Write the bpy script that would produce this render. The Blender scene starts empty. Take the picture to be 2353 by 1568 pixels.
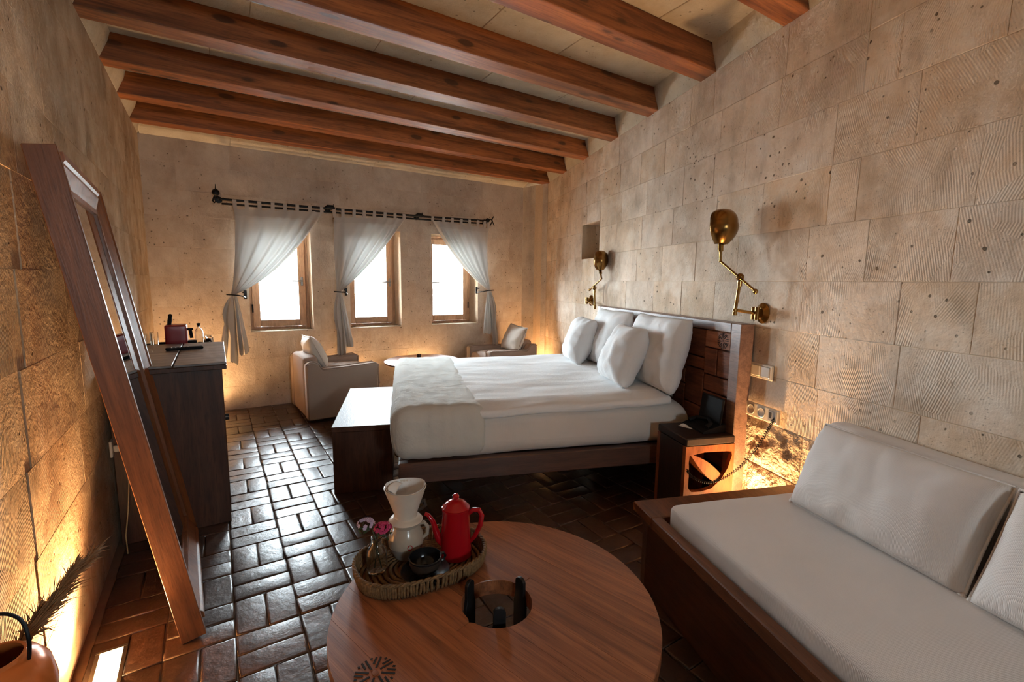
import bpy, bmesh, math, random
from math import sin, cos, pi, radians as R, sqrt, atan2
from mathutils import Vector as V, Matrix as M, Euler, noise
random.seed(7)
S = bpy.context.scene
COL = S.collection

# ------------------------------------------------------------------ camera, world, lights, exposure
cam = bpy.data.objects.new('camera', bpy.data.cameras.new('camera')); COL.objects.link(cam)
cam.data.sensor_width = 36.0
cam.data.lens = 1066.67 * 36.0 / 2353
cam.data.clip_start = 0.02
YAW, PITCH, ROLL = 0.566849, 0.126590, 0.012620
fw = V((sin(YAW)*cos(PITCH), cos(YAW)*cos(PITCH), -sin(PITCH)))
rt = V((cos(YAW), -sin(YAW), 0)); up = rt.cross(fw)
r2 = cos(ROLL)*rt + sin(ROLL)*up; u2 = -sin(ROLL)*rt + cos(ROLL)*up
cam.matrix_world = M(((r2.x, u2.x, -fw.x, 0), (r2.y, u2.y, -fw.y, 0), (r2.z, u2.z, -fw.z, 1.4), (0, 0, 0, 1)))
S.camera = cam

wd = bpy.data.worlds.new('world'); S.world = wd; wd.use_nodes = True
bg = wd.node_tree.nodes['Background']
bg.inputs[0].default_value = (0.80, 0.93, 1.0, 1); bg.inputs[1].default_value = 34.0

S.view_settings.view_transform = 'Standard'; S.view_settings.look = 'None'
S.view_settings.exposure = 1.18; S.view_settings.gamma = 1.0
S.view_settings.use_curve_mapping = False
S.cycles.use_denoising = True
S.cycles.max_bounces = 8; S.cycles.diffuse_bounces = 4; S.cycles.glossy_bounces = 4; S.cycles.transmission_bounces = 8; S.cycles.transparent_max_bounces = 8
S.cycles.use_adaptive_sampling = True; S.cycles.adaptive_threshold = 0.12; S.cycles.adaptive_min_samples = 20
S.cycles.sample_clamp_indirect = 6.0; S.cycles.caustics_reflective = False; S.cycles.caustics_refractive = False

def portal(loc, rot, sx, sy):
    d = bpy.data.lights.new('sky_portal', 'AREA'); d.shape = 'RECTANGLE'; d.size = sx; d.size_y = sy; d.cycles.is_portal = True
    o = bpy.data.objects.new('sky_portal', d); COL.objects.link(o); o.location = loc; o.rotation_euler = rot
for px in (0.615, 1.66, 2.72):
    portal((px, 6.135, 1.42), (R(-90), 0, 0), 0.62, 1.22)

portal((0.42, -2.37, 1.62), (R(90), 0, 0), 0.42, 0.5)  # portal for the added fill opening behind the viewer
WARM = (1.0, 0.57, 0.25)
def spot(loc, aim, power, size=100, blend=0.9, rad=0.05):
    d = bpy.data.lights.new('uplight_lamp', 'SPOT'); d.energy = power; d.color = WARM
    d.spot_size = R(size); d.spot_blend = blend; d.shadow_soft_size = rad
    o = bpy.data.objects.new('uplight_lamp', d); COL.objects.link(o); o.location = loc
    o.rotation_euler = (V(aim) - V(loc)).to_track_quat('-Z', 'Y').to_euler()
    return o

# ------------------------------------------------------------------ frames
K0 = V((4.054, 5.705, 0)); DN = V((-0.94428, 0.32909, 0)); DS = V((-0.32909, -0.94428, 0))
RWROT = atan2(DN.y, DN.x)
def RW(n, s, z): return K0 + DN*n + DS*s + V((0, 0, z))

# ------------------------------------------------------------------ mesh builder
class B:
    def __init__(self): self.bm = bmesh.new()
    def _merge(self, t, mat=None):
        if mat is not None: bmesh.ops.transform(t, matrix=mat, verts=t.verts)
        me = bpy.data.meshes.new('tmp'); t.to_mesh(me); t.free(); self.bm.from_mesh(me); bpy.data.meshes.remove(me); return self
    def box(self, c, s, bev=0.0, rot=None, seg=1):
        t = bmesh.new(); bmesh.ops.create_cube(t, size=1)
        bmesh.ops.scale(t, vec=s, verts=t.verts)
        if bev > 0: bmesh.ops.bevel(t, geom=t.edges[:], offset=bev, segments=seg, affect='EDGES', profile=0.5)
        m = M.Translation(c)
        if rot is not None: m = m @ (rot if isinstance(rot, M) else Euler(rot).to_matrix().to_4x4())
        return self._merge(t, m)
    def bb(self, a, b, bev=0.0, seg=1):
        c = [(a[i]+b[i])/2 for i in range(3)]; s = [abs(b[i]-a[i]) for i in range(3)]
        return self.box(c, s, bev, None, seg)
    def rbox(self, a, b, r, n=10, fn=None, mat=None):
        c = [(a[i]+b[i])/2 for i in range(3)]; h = [abs(b[i]-a[i])/2 for i in range(3)]
        r = min(r, min(h)*0.98)
        def ax(hh):
            L = [-hh, -hh+r*.12, -hh+r*.35, -hh+r*.65]
            k = [-(hh-r) + 2*(hh-r)*i/n for i in range(n+1)]
            return L + k + [-x for x in reversed(L)]
        A = [ax(x) for x in h]; t = bmesh.new(); idx = {}
        def vert(p):
            q = V([max(-(h[i]-r), min(h[i]-r, p[i])) for i in range(3)]); d = V(p)-q
            pos = q + d.normalized()*r if d.length > 1e-9 else V(p)
            if fn: pos = fn(pos, h)
            return t.verts.new(pos + V(c))
        def gv(i, j, k):
            if (i, j, k) not in idx: idx[(i, j, k)] = vert((A[0][i], A[1][j], A[2][k]))
            return idx[(i, j, k)]
        N = [len(x)-1 for x in A]
        for d in range(3):
            e, f = (d+1) % 3, (d+2) % 3
            for side in (0, N[d]):
                for i in range(N[e]):
                    for j in range(N[f]):
                        q = []
                        for (x, y) in ((i, j), (i+1, j), (i+1, j+1), (i, j+1)):
                            k = [0, 0, 0]; k[d] = side; k[e] = x; k[f] = y; q.append(gv(*k))
                        if side == 0: q.reverse()
                        t.faces.new(q)
        return self._merge(t, mat)
    def prism(self, poly, lo, hi, f, bev=0.0, mat=None):
        # poly of (a,b); f(a,b,h)->xyz
        t = bmesh.new()
        v0 = [t.verts.new(f(a, b, lo)) for a, b in poly]; v1 = [t.verts.new(f(a, b, hi)) for a, b in poly]
        n = len(poly); t.faces.new(v0[::-1]); t.faces.new(v1)
        for i in range(n): t.faces.new((v0[i], v0[(i+1) % n], v1[(i+1) % n], v1[i]))
        bmesh.ops.recalc_face_normals(t, faces=t.faces[:])
        if bev > 0:
            bmesh.ops.bevel(t, geom=[e for e in t.edges if e.calc_face_angle(0) > 0.5], offset=bev, segments=1, affect='EDGES')
        return self._merge(t, mat)
    def lathe(self, prof, seg=24, c=(0, 0, 0), sx=1, sy=1, mat=None, fn=None):
        t = bmesh.new(); rings = []
        for r, z in prof:
            if r <= 1e-6: rings.append([t.verts.new((0, 0, z))])
            else: rings.append([t.verts.new((r*cos(2*pi*i/seg)*sx, r*sin(2*pi*i/seg)*sy, z)) for i in range(seg)])
        for a, b in zip(rings, rings[1:]):
            for i in range(seg):
                j = (i+1) % seg
                if len(a) == 1 and len(b) == 1: continue
                if len(a) == 1: t.faces.new((a[0], b[j], b[i]))
                elif len(b) == 1: t.faces.new((a[i], a[j], b[0]))
                else: t.faces.new((a[i], a[j], b[j], b[i]))
        m = M.Translation(c)
        if mat is not None: m = m @ mat
        bmesh.ops.recalc_face_normals(t, faces=t.faces[:])
        return self._merge(t, m)
    def cyl(self, a, b, r, seg=12, r2=None): return self.tube([a, b], [r, r if r2 is None else r2], seg)
    def tube(self, pts, r, seg=8, closed=False):
        pts = [V(p) for p in pts]; n = len(pts); t = bmesh.new()
        rr = r if isinstance(r, (list, tuple)) else [r]*n
        ref = None; rings = []
        for i, p in enumerate(pts):
            if closed: d = pts[(i+1) % n] - pts[i-1]
            else: d = (pts[min(i+1, n-1)] - pts[max(i-1, 0)])
            d.normalize()
            if ref is None: ref = V((0, 0, 1)) if abs(d.z) < 0.9 else V((1, 0, 0))
            u = (ref - d*ref.dot(d)); 
            if u.length < 1e-6: u = d.orthogonal()
            u.normalize(); w = d.cross(u); ref = u
            rings.append([t.verts.new(p + (u*cos(2*pi*k/seg) + w*sin(2*pi*k/seg))*rr[i]) for k in range(seg)])
        m = n if closed else n-1
        for i in range(m):
            a, b = rings[i], rings[(i+1) % n]
            for k in range(seg):
                j = (k+1) % seg; t.faces.new((a[k], a[j], b[j], b[k]))
        if not closed:
            t.faces.new(rings[0][::-1]); t.faces.new(rings[-1])
        return self._merge(t)
    def sphere(self, c, r, seg=16, ring=10, sc=(1, 1, 1), mat=None):
        t = bmesh.new(); bmesh.ops.create_uvsphere(t, u_segments=seg, v_segments=ring, radius=r)
        bmesh.ops.scale(t, vec=sc, verts=t.verts); m = M.Translation(c)
        if mat is not None: m = m @ mat
        return self._merge(t, m)
    def grid(self, f, nu, nv, thick=0.0):
        t = bmesh.new(); g = [[t.verts.new(f(i/nu, j/nv)) for j in range(nv+1)] for i in range(nu+1)]
        for i in range(nu):
            for j in range(nv): t.faces.new((g[i][j], g[i+1][j], g[i+1][j+1], g[i][j+1]))
        if thick:
            bmesh.ops.recalc_face_normals(t, faces=t.faces[:])
            bmesh.ops.solidify(t, geom=t.faces[:], thickness=thick)
        return self._merge(t)
    def quad(self, *p):
        self.bm.faces.new([self.bm.verts.new(x) for x in p]); return self
    def mesh(self, name, mat, smooth=False):
        me = bpy.data.meshes.new(name); self.bm.to_mesh(me); self.bm.free()
        if mat: me.materials.append(mat)
        if smooth:
            me.polygons.foreach_set('use_smooth', [True]*len(me.polygons))
            if smooth != 2: me.set_sharp_from_angle(angle=R(38))
        me.update(); return me

def link(name, me, parent=None):
    o = bpy.data.objects.new(name, me); COL.objects.link(o)
    if parent is not None: o.parent = parent
    return o
def part(name, b, mat, parent=None, smooth=False, label=None, kind=None):
    o = link(name, b.mesh(name, mat, smooth), parent)
    if label: o['label'] = label
    if kind: o['kind'] = kind
    return o
def tag(o, label, cat, group=None):
    o['label'] = label; o['category'] = cat
    if group: o['group'] = group
    return o
def thing(name, label, cat, loc=(0, 0, 0), rz=0.0, group=None):
    o = link(name, None); o.location = loc; o.rotation_euler = (0, 0, rz); return tag(o, label, cat, group)
def rwthing(name, label, cat, n, s, z=0.0, group=None): return thing(name, label, cat, RW(n, s, z), RWROT, group)
def structure(o): o['kind'] = 'structure'; return o
def copy_tree(o, parent=None):
    c = o.copy(); COL.objects.link(c); c.parent = parent
    for ch in list(o.children): copy_tree(ch, c)
    return c

# ------------------------------------------------------------------ materials
class NT:
    def __init__(self, name):
        self.m = bpy.data.materials.new(name); self.m.use_nodes = True; self.t = self.m.node_tree
        self.t.nodes.clear(); self.out = self.n('ShaderNodeOutputMaterial'); self.p = self.n('ShaderNodeBsdfPrincipled')
        self.l(self.p.outputs[0], self.out.inputs[0])
    def n(self, k, **kw):
        x = self.t.nodes.new(k)
        for a, b in kw.items(): setattr(x, a, b)
        return x
    def l(self, a, b): self.t.links.new(a, b)
    def coord(self, scale=(1, 1, 1), rot=(0, 0, 0), rand=0.0):
        tc = self.n('ShaderNodeTexCoord'); mp = self.n('ShaderNodeMapping')
        mp.inputs['Scale'].default_value = scale; mp.inputs['Rotation'].default_value = rot
        self.l(tc.outputs['Object'], mp.inputs[0])
        if rand:
            oi = self.n('ShaderNodeObjectInfo'); mu = self.n('ShaderNodeMath', operation='MULTIPLY'); mu.inputs[1].default_value = rand
            self.l(oi.outputs['Random'], mu.inputs[0]); self.l(mu.outputs[0], mp.inputs['Location'])
        return mp.outputs[0]
    def noise(self, vec, scale, detail=4, rough=0.55, dist=0.0):
        x = self.n('ShaderNodeTexNoise'); x.inputs['Scale'].default_value = scale; x.inputs['Detail'].default_value = detail
        x.inputs['Roughness'].default_value = rough; x.inputs['Distortion'].default_value = dist; self.l(vec, x.inputs['Vector']); return x.outputs['Fac']
    def ramp(self, fac, stops):
        x = self.n('ShaderNodeValToRGB'); e = x.color_ramp.elements
        while len(e) < len(stops): e.new(0.5)
        for i, (p, c) in enumerate(stops):
            e[i].position = p; e[i].color = (c[0], c[1], c[2], 1) if not isinstance(c, (int, float)) else (c, c, c, 1)
        self.l(fac, x.inputs[0]); return x.outputs[0]
    def mix(self, a, b, fac, mode='MIX'):
        x = self.n('ShaderNodeMix', data_type='RGBA', blend_type=mode)
        for s, v in ((x.inputs[0], fac), (x.inputs[6], a), (x.inputs[7], b)):
            if isinstance(v, (int, float)): s.default_value = v
            elif isinstance(v, tuple): s.default_value = (v[0], v[1], v[2], 1)
            else: self.l(v, s)
        return x.outputs[2]
    def math(self, op, a, b=0.0):
        x = self.n('ShaderNodeMath', operation=op)
        for s, v in ((x.inputs[0], a), (x.inputs[1], b)):
            if isinstance(v, (int, float)): s.default_value = v
            else: self.l(v, s)
        return x.outputs[0]
    def bump(self, h, strength=0.3, dist=0.01, prev=None):
        x = self.n('ShaderNodeBump'); x.inputs['Strength'].default_value = strength; x.inputs['Distance'].default_value = dist
        self.l(h, x.inputs['Height'])
        if prev is not None: self.l(prev, x.inputs['Normal'])
        self.l(x.outputs[0], self.p.inputs['Normal']); return x.outputs[0]
    def base(self, c):
        if isinstance(c, tuple): self.p.inputs['Base Color'].default_value = (c[0], c[1], c[2], 1)
        else: self.l(c, self.p.inputs['Base Color'])
    def set(self, **kw):
        for k, v in kw.items():
            s = self.p.inputs[k.replace('_', ' ')]
            if isinstance(v, (int, float)): s.default_value = v
            elif isinstance(v, tuple): s.default_value = (v + (1,)) if len(v) == 3 and s.type == 'RGBA' else v
            else: self.l(v, s)
        return self

def srgb(r, g, b):
    f = lambda c: ((c/255+0.055)/1.055)**2.4 if c > 10 else c/255/12.92
    return (f(r), f(g), f(b))

def plain(name, col, rough=0.5, metal=0.0, nz=0.08, scale=30, **kw):
    t = NT(name); c = t.coord(); f = t.noise(c, scale)
    t.base(t.mix(col, tuple(x*(1-2.5*nz) for x in col), f)); t.set(Roughness=rough, Metallic=metal, **kw); return t.m

def wood(name, ca, cb, grain=(1, 14, 14), rough=0.45, scale=2.2, coat=0.0, knots=False, bump=0.15, rand=7.0, spec=0.4, contrast=(0.3, 0.72)):
    t = NT(name); v = t.coord(grain, rand=rand)
    f = t.noise(v, scale, 6, 0.6, 0.6); f2 = t.noise(v, scale*7, 3, 0.5, 0.3)
    col = t.ramp(f, [(contrast[0], ca), (contrast[1], cb)])
    col = t.mix(col, tuple(x*0.55 for x in cb), t.ramp(f2, [(0.5, 0.0), (0.72, 0.55)]))
    oi = t.n('ShaderNodeObjectInfo'); hv = t.n('ShaderNodeHueSaturation'); t.l(col, hv.inputs['Color'])
    t.l(t.math('ADD', t.math('MULTIPLY', oi.outputs['Random'], 0.35), 0.83), hv.inputs['Value']); col = hv.outputs[0]
    if knots:
        kv = t.coord((0.9, 2.6, 2.6), rand=11.0)
        vo = t.n('ShaderNodeTexVoronoi'); vo.inputs['Scale'].default_value = 3.5; t.l(kv, vo.inputs['Vector'])
        nk = t.noise(kv, 9, 2); d = t.math('ADD', vo.outputs['Distance'], t.math('MULTIPLY', nk, 0.05))
        col = t.mix(col, (0.012, 0.006, 0.004), t.ramp(d, [(0.175, 0.97), (0.225, 0.0)]))
        col = t.mix(col, tuple(x*0.4 for x in ca), t.ramp(d, [(0.17, 0.5), (0.34, 0.0)]))
    t.base(col); t.bump(f2, bump, 0.004); t.set(Roughness=rough); t.p.inputs['Specular IOR Level'].default_value = spec
    if coat: t.p.inputs['Coat Weight'].default_value = coat; t.p.inputs['Coat Roughness'].default_value = 0.5 if coat > .9 else 0.38
    return t.m

def stone(name, ca, cb, cc, tool=0.6, rough=0.9, pits=1.0, rugged=0.0, var=0.14, stain=0.5, tdark=0.25):
    t = NT(name); v = t.coord(rand=23.0)
    f = t.noise(v, 2.6, 6, 0.62); f2 = t.noise(v, 11, 5, 0.65)
    col = t.mix(t.ramp(f, [(0.32, ca), (0.68, cb)]), cc, t.ramp(f2, [(0.45, 0.0), (0.75, 0.45)]))
    oi = t.n('ShaderNodeObjectInfo'); hv = t.n('ShaderNodeHueSaturation'); t.l(col, hv.inputs['Color'])
    t.l(t.math('ADD', t.math('MULTIPLY', oi.outputs['Random'], var), 1.0-var/2), hv.inputs['Value'])
    wn = t.n('ShaderNodeTexWhiteNoise', noise_dimensions='1D'); t.l(t.math('MULTIPLY', oi.outputs['Random'], 91.7), wn.inputs['W'])
    t.l(t.math('ADD', t.math('MULTIPLY', wn.outputs['Value'], 2.2*var), 0.95-1.1*var), hv.inputs['Saturation']); col = hv.outputs[0]
    # weathering that runs on from block to block
    vw = t.coord()
    st = t.math('MULTIPLY', t.ramp(t.noise(vw, 1.7, 5, 0.66), [(0.46, 0.0), (0.70, 1.0)]), stain)
    col = t.mix(col, tuple(c*0.62 for c in cb), st)
    st2 = t.ramp(t.noise(t.coord((1, 1, 0.45)), 6.5, 4, 0.7), [(0.5, 0.0), (0.72, 1.0)])
    col = t.mix(col, tuple(c*0.55 for c in cb), t.math('MULTIPLY', st2, stain*0.8))
    col = t.mix(col, cc, t.math('MULTIPLY', t.ramp(t.noise(t.coord(rot=(1, 0, 0)), 3.1, 4, 0.7), [(0.5, 0.0), (0.75, 1.0)]), stain))
    # pits
    vo = t.n('ShaderNodeTexVoronoi'); vo.inputs['Scale'].default_value = 20; t.l(v, vo.inputs['Vector'])
    msk = t.ramp(t.noise(v, 2.6, 2), [(0.42, 0.0), (0.56, 1.0)])
    d = t.math('ADD', vo.outputs['Distance'], t.math('MULTIPLY', t.noise(v, 34, 1), 0.30))
    pit = t.math('MULTIPLY', t.ramp(d, [(0.235, 1.0), (0.275, 0.0)]), msk)
    col = t.mix(col, tuple(x*0.16 for x in cb), t.math('MULTIPLY', pit, 0.85*pits))
    vo2 = t.n('ShaderNodeTexVoronoi'); vo2.inputs['Scale'].default_value = 70; t.l(v, vo2.inputs['Vector'])
    p2 = t.math('MULTIPLY', t.ramp(vo2.outputs['Distance'], [(0.14, 1.0), (0.24, 0.0)]), t.ramp(t.noise(v, 6, 2), [(0.45, 0.0), (0.6, 1.0)]))
    col = t.mix(col, tuple(x*0.35 for x in cb), t.math('MULTIPLY', p2, 0.5*pits))
    # comb tooling: lines turned differently on every block, and only in patches
    tc = t.n('ShaderNodeTexCoord'); vr = t.n('ShaderNodeVectorRotate', rotation_type='X_AXIS'); t.l(tc.outputs['Object'], vr.inputs['Vector'])
    cell = t.n('ShaderNodeTexVoronoi'); cell.inputs['Scale'].default_value = 7.0; t.l(t.coord(rand=40.0), cell.inputs['Vector'])
    sep = t.n('ShaderNodeSeparateColor'); t.l(cell.outputs['Color'], sep.inputs[0])
    ang = t.math('ADD', t.math('MULTIPLY', t.math('ADD', oi.outputs['Random'], -0.5), 0.4), t.math('MULTIPLY', t.math('ADD', sep.outputs[0], -0.5), 0.9))
    t.l(ang, vr.inputs['Angle'])
    wv = t.n('ShaderNodeTexWave', wave_type='BANDS', bands_direction='Y'); wv.inputs['Scale'].default_value = 36; wv.inputs['Distortion'].default_value = 0.3
    wv.inputs['Detail'].default_value = 1.0; wv.inputs['Detail Scale'].default_value = 0.6; t.l(vr.outputs[0], wv.inputs['Vector'])
    tm = t.math('MULTIPLY', t.ramp(t.noise(v, 3.1, 2), [(0.40, 0.0), (0.62, 1.0)]), t.math('ADD', t.math('MULTIPLY', sep.outputs[1], 0.7), 0.3))
    groove = t.math('MULTIPLY', wv.outputs['Fac'], tm)
    t.base(t.mix(col, tuple(c*0.45 for c in cb), t.math('MULTIPLY', t.math('SUBTRACT', tm, groove), tdark)))
    hsum = t.math('ADD', t.math('MULTIPLY', t.noise(v, 45, 3, 0.6), 0.0035 + 0.012*rugged), t.math('MULTIPLY', groove, 0.0045*tool))
    t.bump(t.math('SUBTRACT', hsum, t.math('MULTIPLY', pit, 0.006*pits)), 1.0, 1.0)
    t.set(Roughness=rough); t.p.inputs['Specular IOR Level'].default_value = 0.15
    return t.m

def fabric(name, col, scale=260, bump=0.25, crumple=0.0, rough=0.95, tint=0.9):
    t = NT(name); v = t.coord()
    w1 = t.n('ShaderNodeTexWave', wave_type='BANDS', bands_direction='X'); w1.inputs['Scale'].default_value = scale/3; t.l(v, w1.inputs['Vector'])
    w2 = t.n('ShaderNodeTexWave', wave_type='BANDS', bands_direction='Y'); w2.inputs['Scale'].default_value = scale/3; t.l(v, w2.inputs['Vector'])
    h = t.math('MAXIMUM', w1.outputs['Fac'], w2.outputs['Fac']); nz = t.noise(v, 5, 5)
    t.base(t.mix(col, tuple(c*tint for c in col), nz)); nb = t.bump(h, bump, 0.0015)
    if crumple: nb = t.bump(t.noise(t.coord((1, 1.8, 1)), 9, 5, 0.6, 0.8), crumple, 0.02, nb)
    t.set(Roughness=rough); t.p.inputs['Specular IOR Level'].default_value = 0.1; t.p.inputs['Sheen Weight'].default_value = 0.15
    return t.m

def emit(name, col, strength):
    t = NT(name); t.t.nodes.remove(t.p); e = t.n('ShaderNodeEmission'); e.inputs[0].default_value = (*col, 1); e.inputs[1].default_value = strength
    t.l(e.outputs[0], t.out.inputs[0]); return t.m

MT = {}
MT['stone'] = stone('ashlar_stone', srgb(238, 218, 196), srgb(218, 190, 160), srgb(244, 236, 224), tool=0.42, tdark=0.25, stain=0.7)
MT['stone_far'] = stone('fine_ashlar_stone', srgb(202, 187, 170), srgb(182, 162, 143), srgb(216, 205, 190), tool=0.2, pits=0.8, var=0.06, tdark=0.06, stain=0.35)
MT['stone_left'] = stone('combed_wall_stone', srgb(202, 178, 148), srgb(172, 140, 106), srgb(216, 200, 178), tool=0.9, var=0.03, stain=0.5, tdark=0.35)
MT['rough_stone'] = stone('rough_hewn_stone', srgb(206, 184, 154), srgb(176, 146, 112), srgb(216, 200, 176), tool=0.4, rugged=1.5, pits=0.35, stain=0.12, tdark=0.1)
MT['mortar'] = plain('mortar', srgb(214, 188, 158), 0.95, scale=40, nz=0.12)
MT['slab'] = stone('ceiling_slab_stone', srgb(206, 194, 172), srgb(186, 170, 146), srgb(216, 206, 188), tool=0.05, pits=0.6, tdark=0.0, stain=0.2, var=0.05)
MT['beam'] = wood('orange_pine', srgb(176, 106, 58), srgb(104, 57, 31), grain=(0.55, 9, 9), rough=0.5, scale=2.0, knots=True, bump=0.12, contrast=(0.36, 0.66))
MT['walnut'] = wood('dark_walnut', srgb(92, 58, 40), srgb(54, 32, 22), grain=(9, 0.9, 9), rough=0.38, scale=2.2, bump=0.12)
MT['walnut_z'] = wood('dark_walnut_upright', srgb(88, 56, 40), srgb(54, 32, 23), grain=(9, 9, 0.8), rough=0.42, scale=2.2, bump=0.12)
MT['walnut_bench'] = wood('worn_bench_top', srgb(100, 64, 46), srgb(60, 36, 25), grain=(9, 0.9, 9), rough=0.5, scale=2.2, bump=0.45, coat=0.12, spec=0.3)
MT['walnut_x'] = wood('dark_walnut_across', srgb(92, 58, 40), srgb(54, 32, 22), grain=(0.9, 9, 9), rough=0.42, scale=2.2, bump=0.3, coat=1.0)
MT['panelwood'] = wood('reclaimed_panel_wood', srgb(138, 84, 56), srgb(84, 46, 31), grain=(9, 1.0, 9), rough=0.55, scale=3.0, bump=0.3, spec=0.3)
MT['panellit'] = wood('lit_reclaimed_panel', srgb(188, 132, 100), srgb(140, 90, 64), grain=(9, 1.0, 9), rough=0.55, scale=3.0, bump=0.3, spec=0.3)  # lit copy of the panel wood: falling light put into the colour
MT['walnut_black'] = wood('blackened_walnut', srgb(58, 38, 28), srgb(34, 22, 17), grain=(9, 9, 1.0), rough=0.45, scale=2.4, bump=0.15)
MT['railwood'] = wood('sheen_pale_rail_wood', srgb(140, 106, 88), srgb(92, 62, 48), grain=(9, 1.0, 9), rough=0.5, scale=3.0, bump=0.4, coat=1.0)  # paler base colour stands in for window sheen on the rails
MT['greywood'] = wood('weathered_grey_planks', srgb(168, 158, 150), srgb(88, 76, 68), grain=(1.2, 10, 9), rough=0.42, scale=2.6, bump=0.4, coat=0.8, contrast=(0.36, 0.62))
MT['sofawood'] = wood('brown_sofa_wood', srgb(126, 78, 48), srgb(80, 47, 29), grain=(9, 0.8, 9), rough=0.42, scale=2.6, bump=0.15)
MT['tablewood'] = wood('red_teak', srgb(172, 106, 66), srgb(102, 56, 34), grain=(0.7, 16, 6), rough=0.36, scale=2.4, bump=0.08, contrast=(0.26, 0.76), coat=0.35)
MT['mirrorwood'] = wood('brown_mirror_wood', srgb(152, 94, 56), srgb(106, 62, 36), grain=(12, 12, 0.9), rough=0.4, scale=2.2, bump=0.1)
MT['windowwood'] = wood('light_oak', srgb(206, 164, 128), srgb(176, 132, 98), grain=(10, 10, 1), rough=0.5, scale=2.2, bump=0.08)
MT['copperwood'] = wood('polished_stool_wood', srgb(150, 84, 46), srgb(100, 52, 28), grain=(7, 7, 1.5), rough=0.35, scale=2.4, bump=0.08)
MT['charcoal'] = plain('dark_groove', (0.012, 0.008, 0.006), 0.8)
MT['linen'] = fabric('white_cotton', srgb(232, 232, 232), crumple=0.12)
MT['sheet'] = fabric('ivory_sheet', srgb(222, 214, 206), crumple=0.08)
MT['runner'] = fabric('grey_linen_runner', srgb(206, 205, 198), crumple=0.45, scale=200)
MT['sofafab'] = fabric('light_grey_sofa_fabric', srgb(222, 215, 210), scale=240, bump=0.4)
MT['chairfab'] = fabric('taupe_slipcover', srgb(176, 156, 143), scale=200)
MT['cream'] = fabric('cream_cushion_cotton', srgb(224, 216, 206), scale=200, crumple=0.15)
MT['iron'] = plain('black_iron', (0.012, 0.013, 0.015), 0.45, 0.6)
MT['black'] = plain('black_plastic', (0.008, 0.008, 0.009), 0.6, Specular_IOR_Level=0.15)
MT['blacksteel'] = plain('black_steel', (0.008, 0.008, 0.009), 0.5, 0.3)
MT['brass'] = plain('aged_brass', srgb(172, 134, 76), 0.22, 1.0, nz=0.12, scale=18)
MT['brassdark'] = plain('dark_aged_brass', srgb(150, 112, 62), 0.26, 1.0, nz=0.15, scale=14)
MT['ivoryplastic'] = plain('ivory_plastic', srgb(222, 208, 186), 0.35)
MT['greyplastic'] = plain('silver_plastic', srgb(190, 186, 180), 0.3, 0.3)
MT['hole'] = plain('dark_hole', (0.03, 0.025, 0.02), 0.6)
MT['red'] = plain('red_enamel', srgb(168, 16, 26), 0.12, nz=0.05)
MT['redbox'] = plain('red_plastic', srgb(138, 18, 24), 0.3)
MT['porcelain'] = plain('cream_stoneware', srgb(214, 200, 182), 0.25)
MT['jugware'] = plain('grey_beige_stoneware', srgb(182, 166, 148), 0.22)
MT['jugband'] = plain('grey_stoneware_glaze', srgb(150, 140, 132), 0.25)
MT['paper'] = plain('white_filter_paper', srgb(228, 224, 220), 0.9)
MT['note'] = plain('white_note_paper', srgb(240, 236, 230), 0.9)
MT['coffee'] = plain('coffee_grounds', (0.015, 0.008, 0.005), 0.95)
MT['blackware'] = plain('black_glazed_stoneware', (0.012, 0.011, 0.011), 0.18)
MT['brownware'] = plain('brown_black_stoneware', srgb(62, 50, 42), 0.3)
MT['wicker'] = wood('seagrass_wicker', srgb(140, 106, 66), srgb(84, 60, 36), grain=(30, 30, 30), rough=0.75, scale=3, bump=0.2)
MT['leaf'] = plain('green_leaf', srgb(52, 72, 40), 0.6)
MT['pink'] = plain('pink_petal', srgb(206, 60, 110), 0.7, nz=0.15)
MT['whitep'] = plain('white_violet_petal', srgb(216, 190, 214), 0.7, nz=0.2)
MT['copper'] = plain('orange_glazed_copper', srgb(222, 122, 58), 0.25, 0.2, nz=0.12, scale=8)
MT['straw'] = plain('brown_dry_reed', srgb(150, 112, 74), 0.9, nz=0.2)
MT['cable'] = plain('beige_cable', srgb(196, 168, 120), 0.5)
MT['steel'] = plain('brushed_steel', srgb(170, 165, 158), 0.35, 1.0)
MT['terrace'] = plain('pale_terrace_stone', srgb(235, 233, 228), 0.9)
MT['rail'] = plain('grey_rail_paint', srgb(150, 155, 158), 0.6)
MT['parasolcloth'] = fabric('grey_parasol_cloth', srgb(170, 172, 172))
MT['lampglow'] = emit('uplight_glass', (1.0, 0.62, 0.28), 28.0)
MT['bulb'] = plain('frosted_bulb', srgb(235, 230, 220), 0.4)

def tile_mat():
    t = NT('worn_terracotta'); v = t.coord(rand=31.0); oi = t.n('ShaderNodeObjectInfo')
    f = t.noise(v, 9, 6, 0.65); f2 = t.noise(v, 40, 4, 0.6)
    col = t.ramp(f, [(0.3, srgb(84, 58, 44)), (0.72, srgb(56, 42, 36))])
    col = t.mix(col, srgb(120, 98, 82), t.ramp(f2, [(0.55, 0.0), (0.8, 0.45)]))
    hv = t.n('ShaderNodeHueSaturation'); t.l(col, hv.inputs['Color']); t.l(t.math('ADD', t.math('MULTIPLY', oi.outputs['Random'], 0.4), 0.8), hv.inputs['Value'])
    t.base(hv.outputs[0]); t.set(Roughness=t.math('ADD', t.math('MULTIPLY', f2, 0.25), 0.22))
    nb = t.bump(f, 0.35, 0.012); t.bump(f2, 0.25, 0.003, nb); t.p.inputs['Specular IOR Level'].default_value = 0.6
    return t.m
MT['tile'] = tile_mat()
MT['grout'] = plain('dark_grout', srgb(128, 100, 76), 0.9, nz=0.15)

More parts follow.
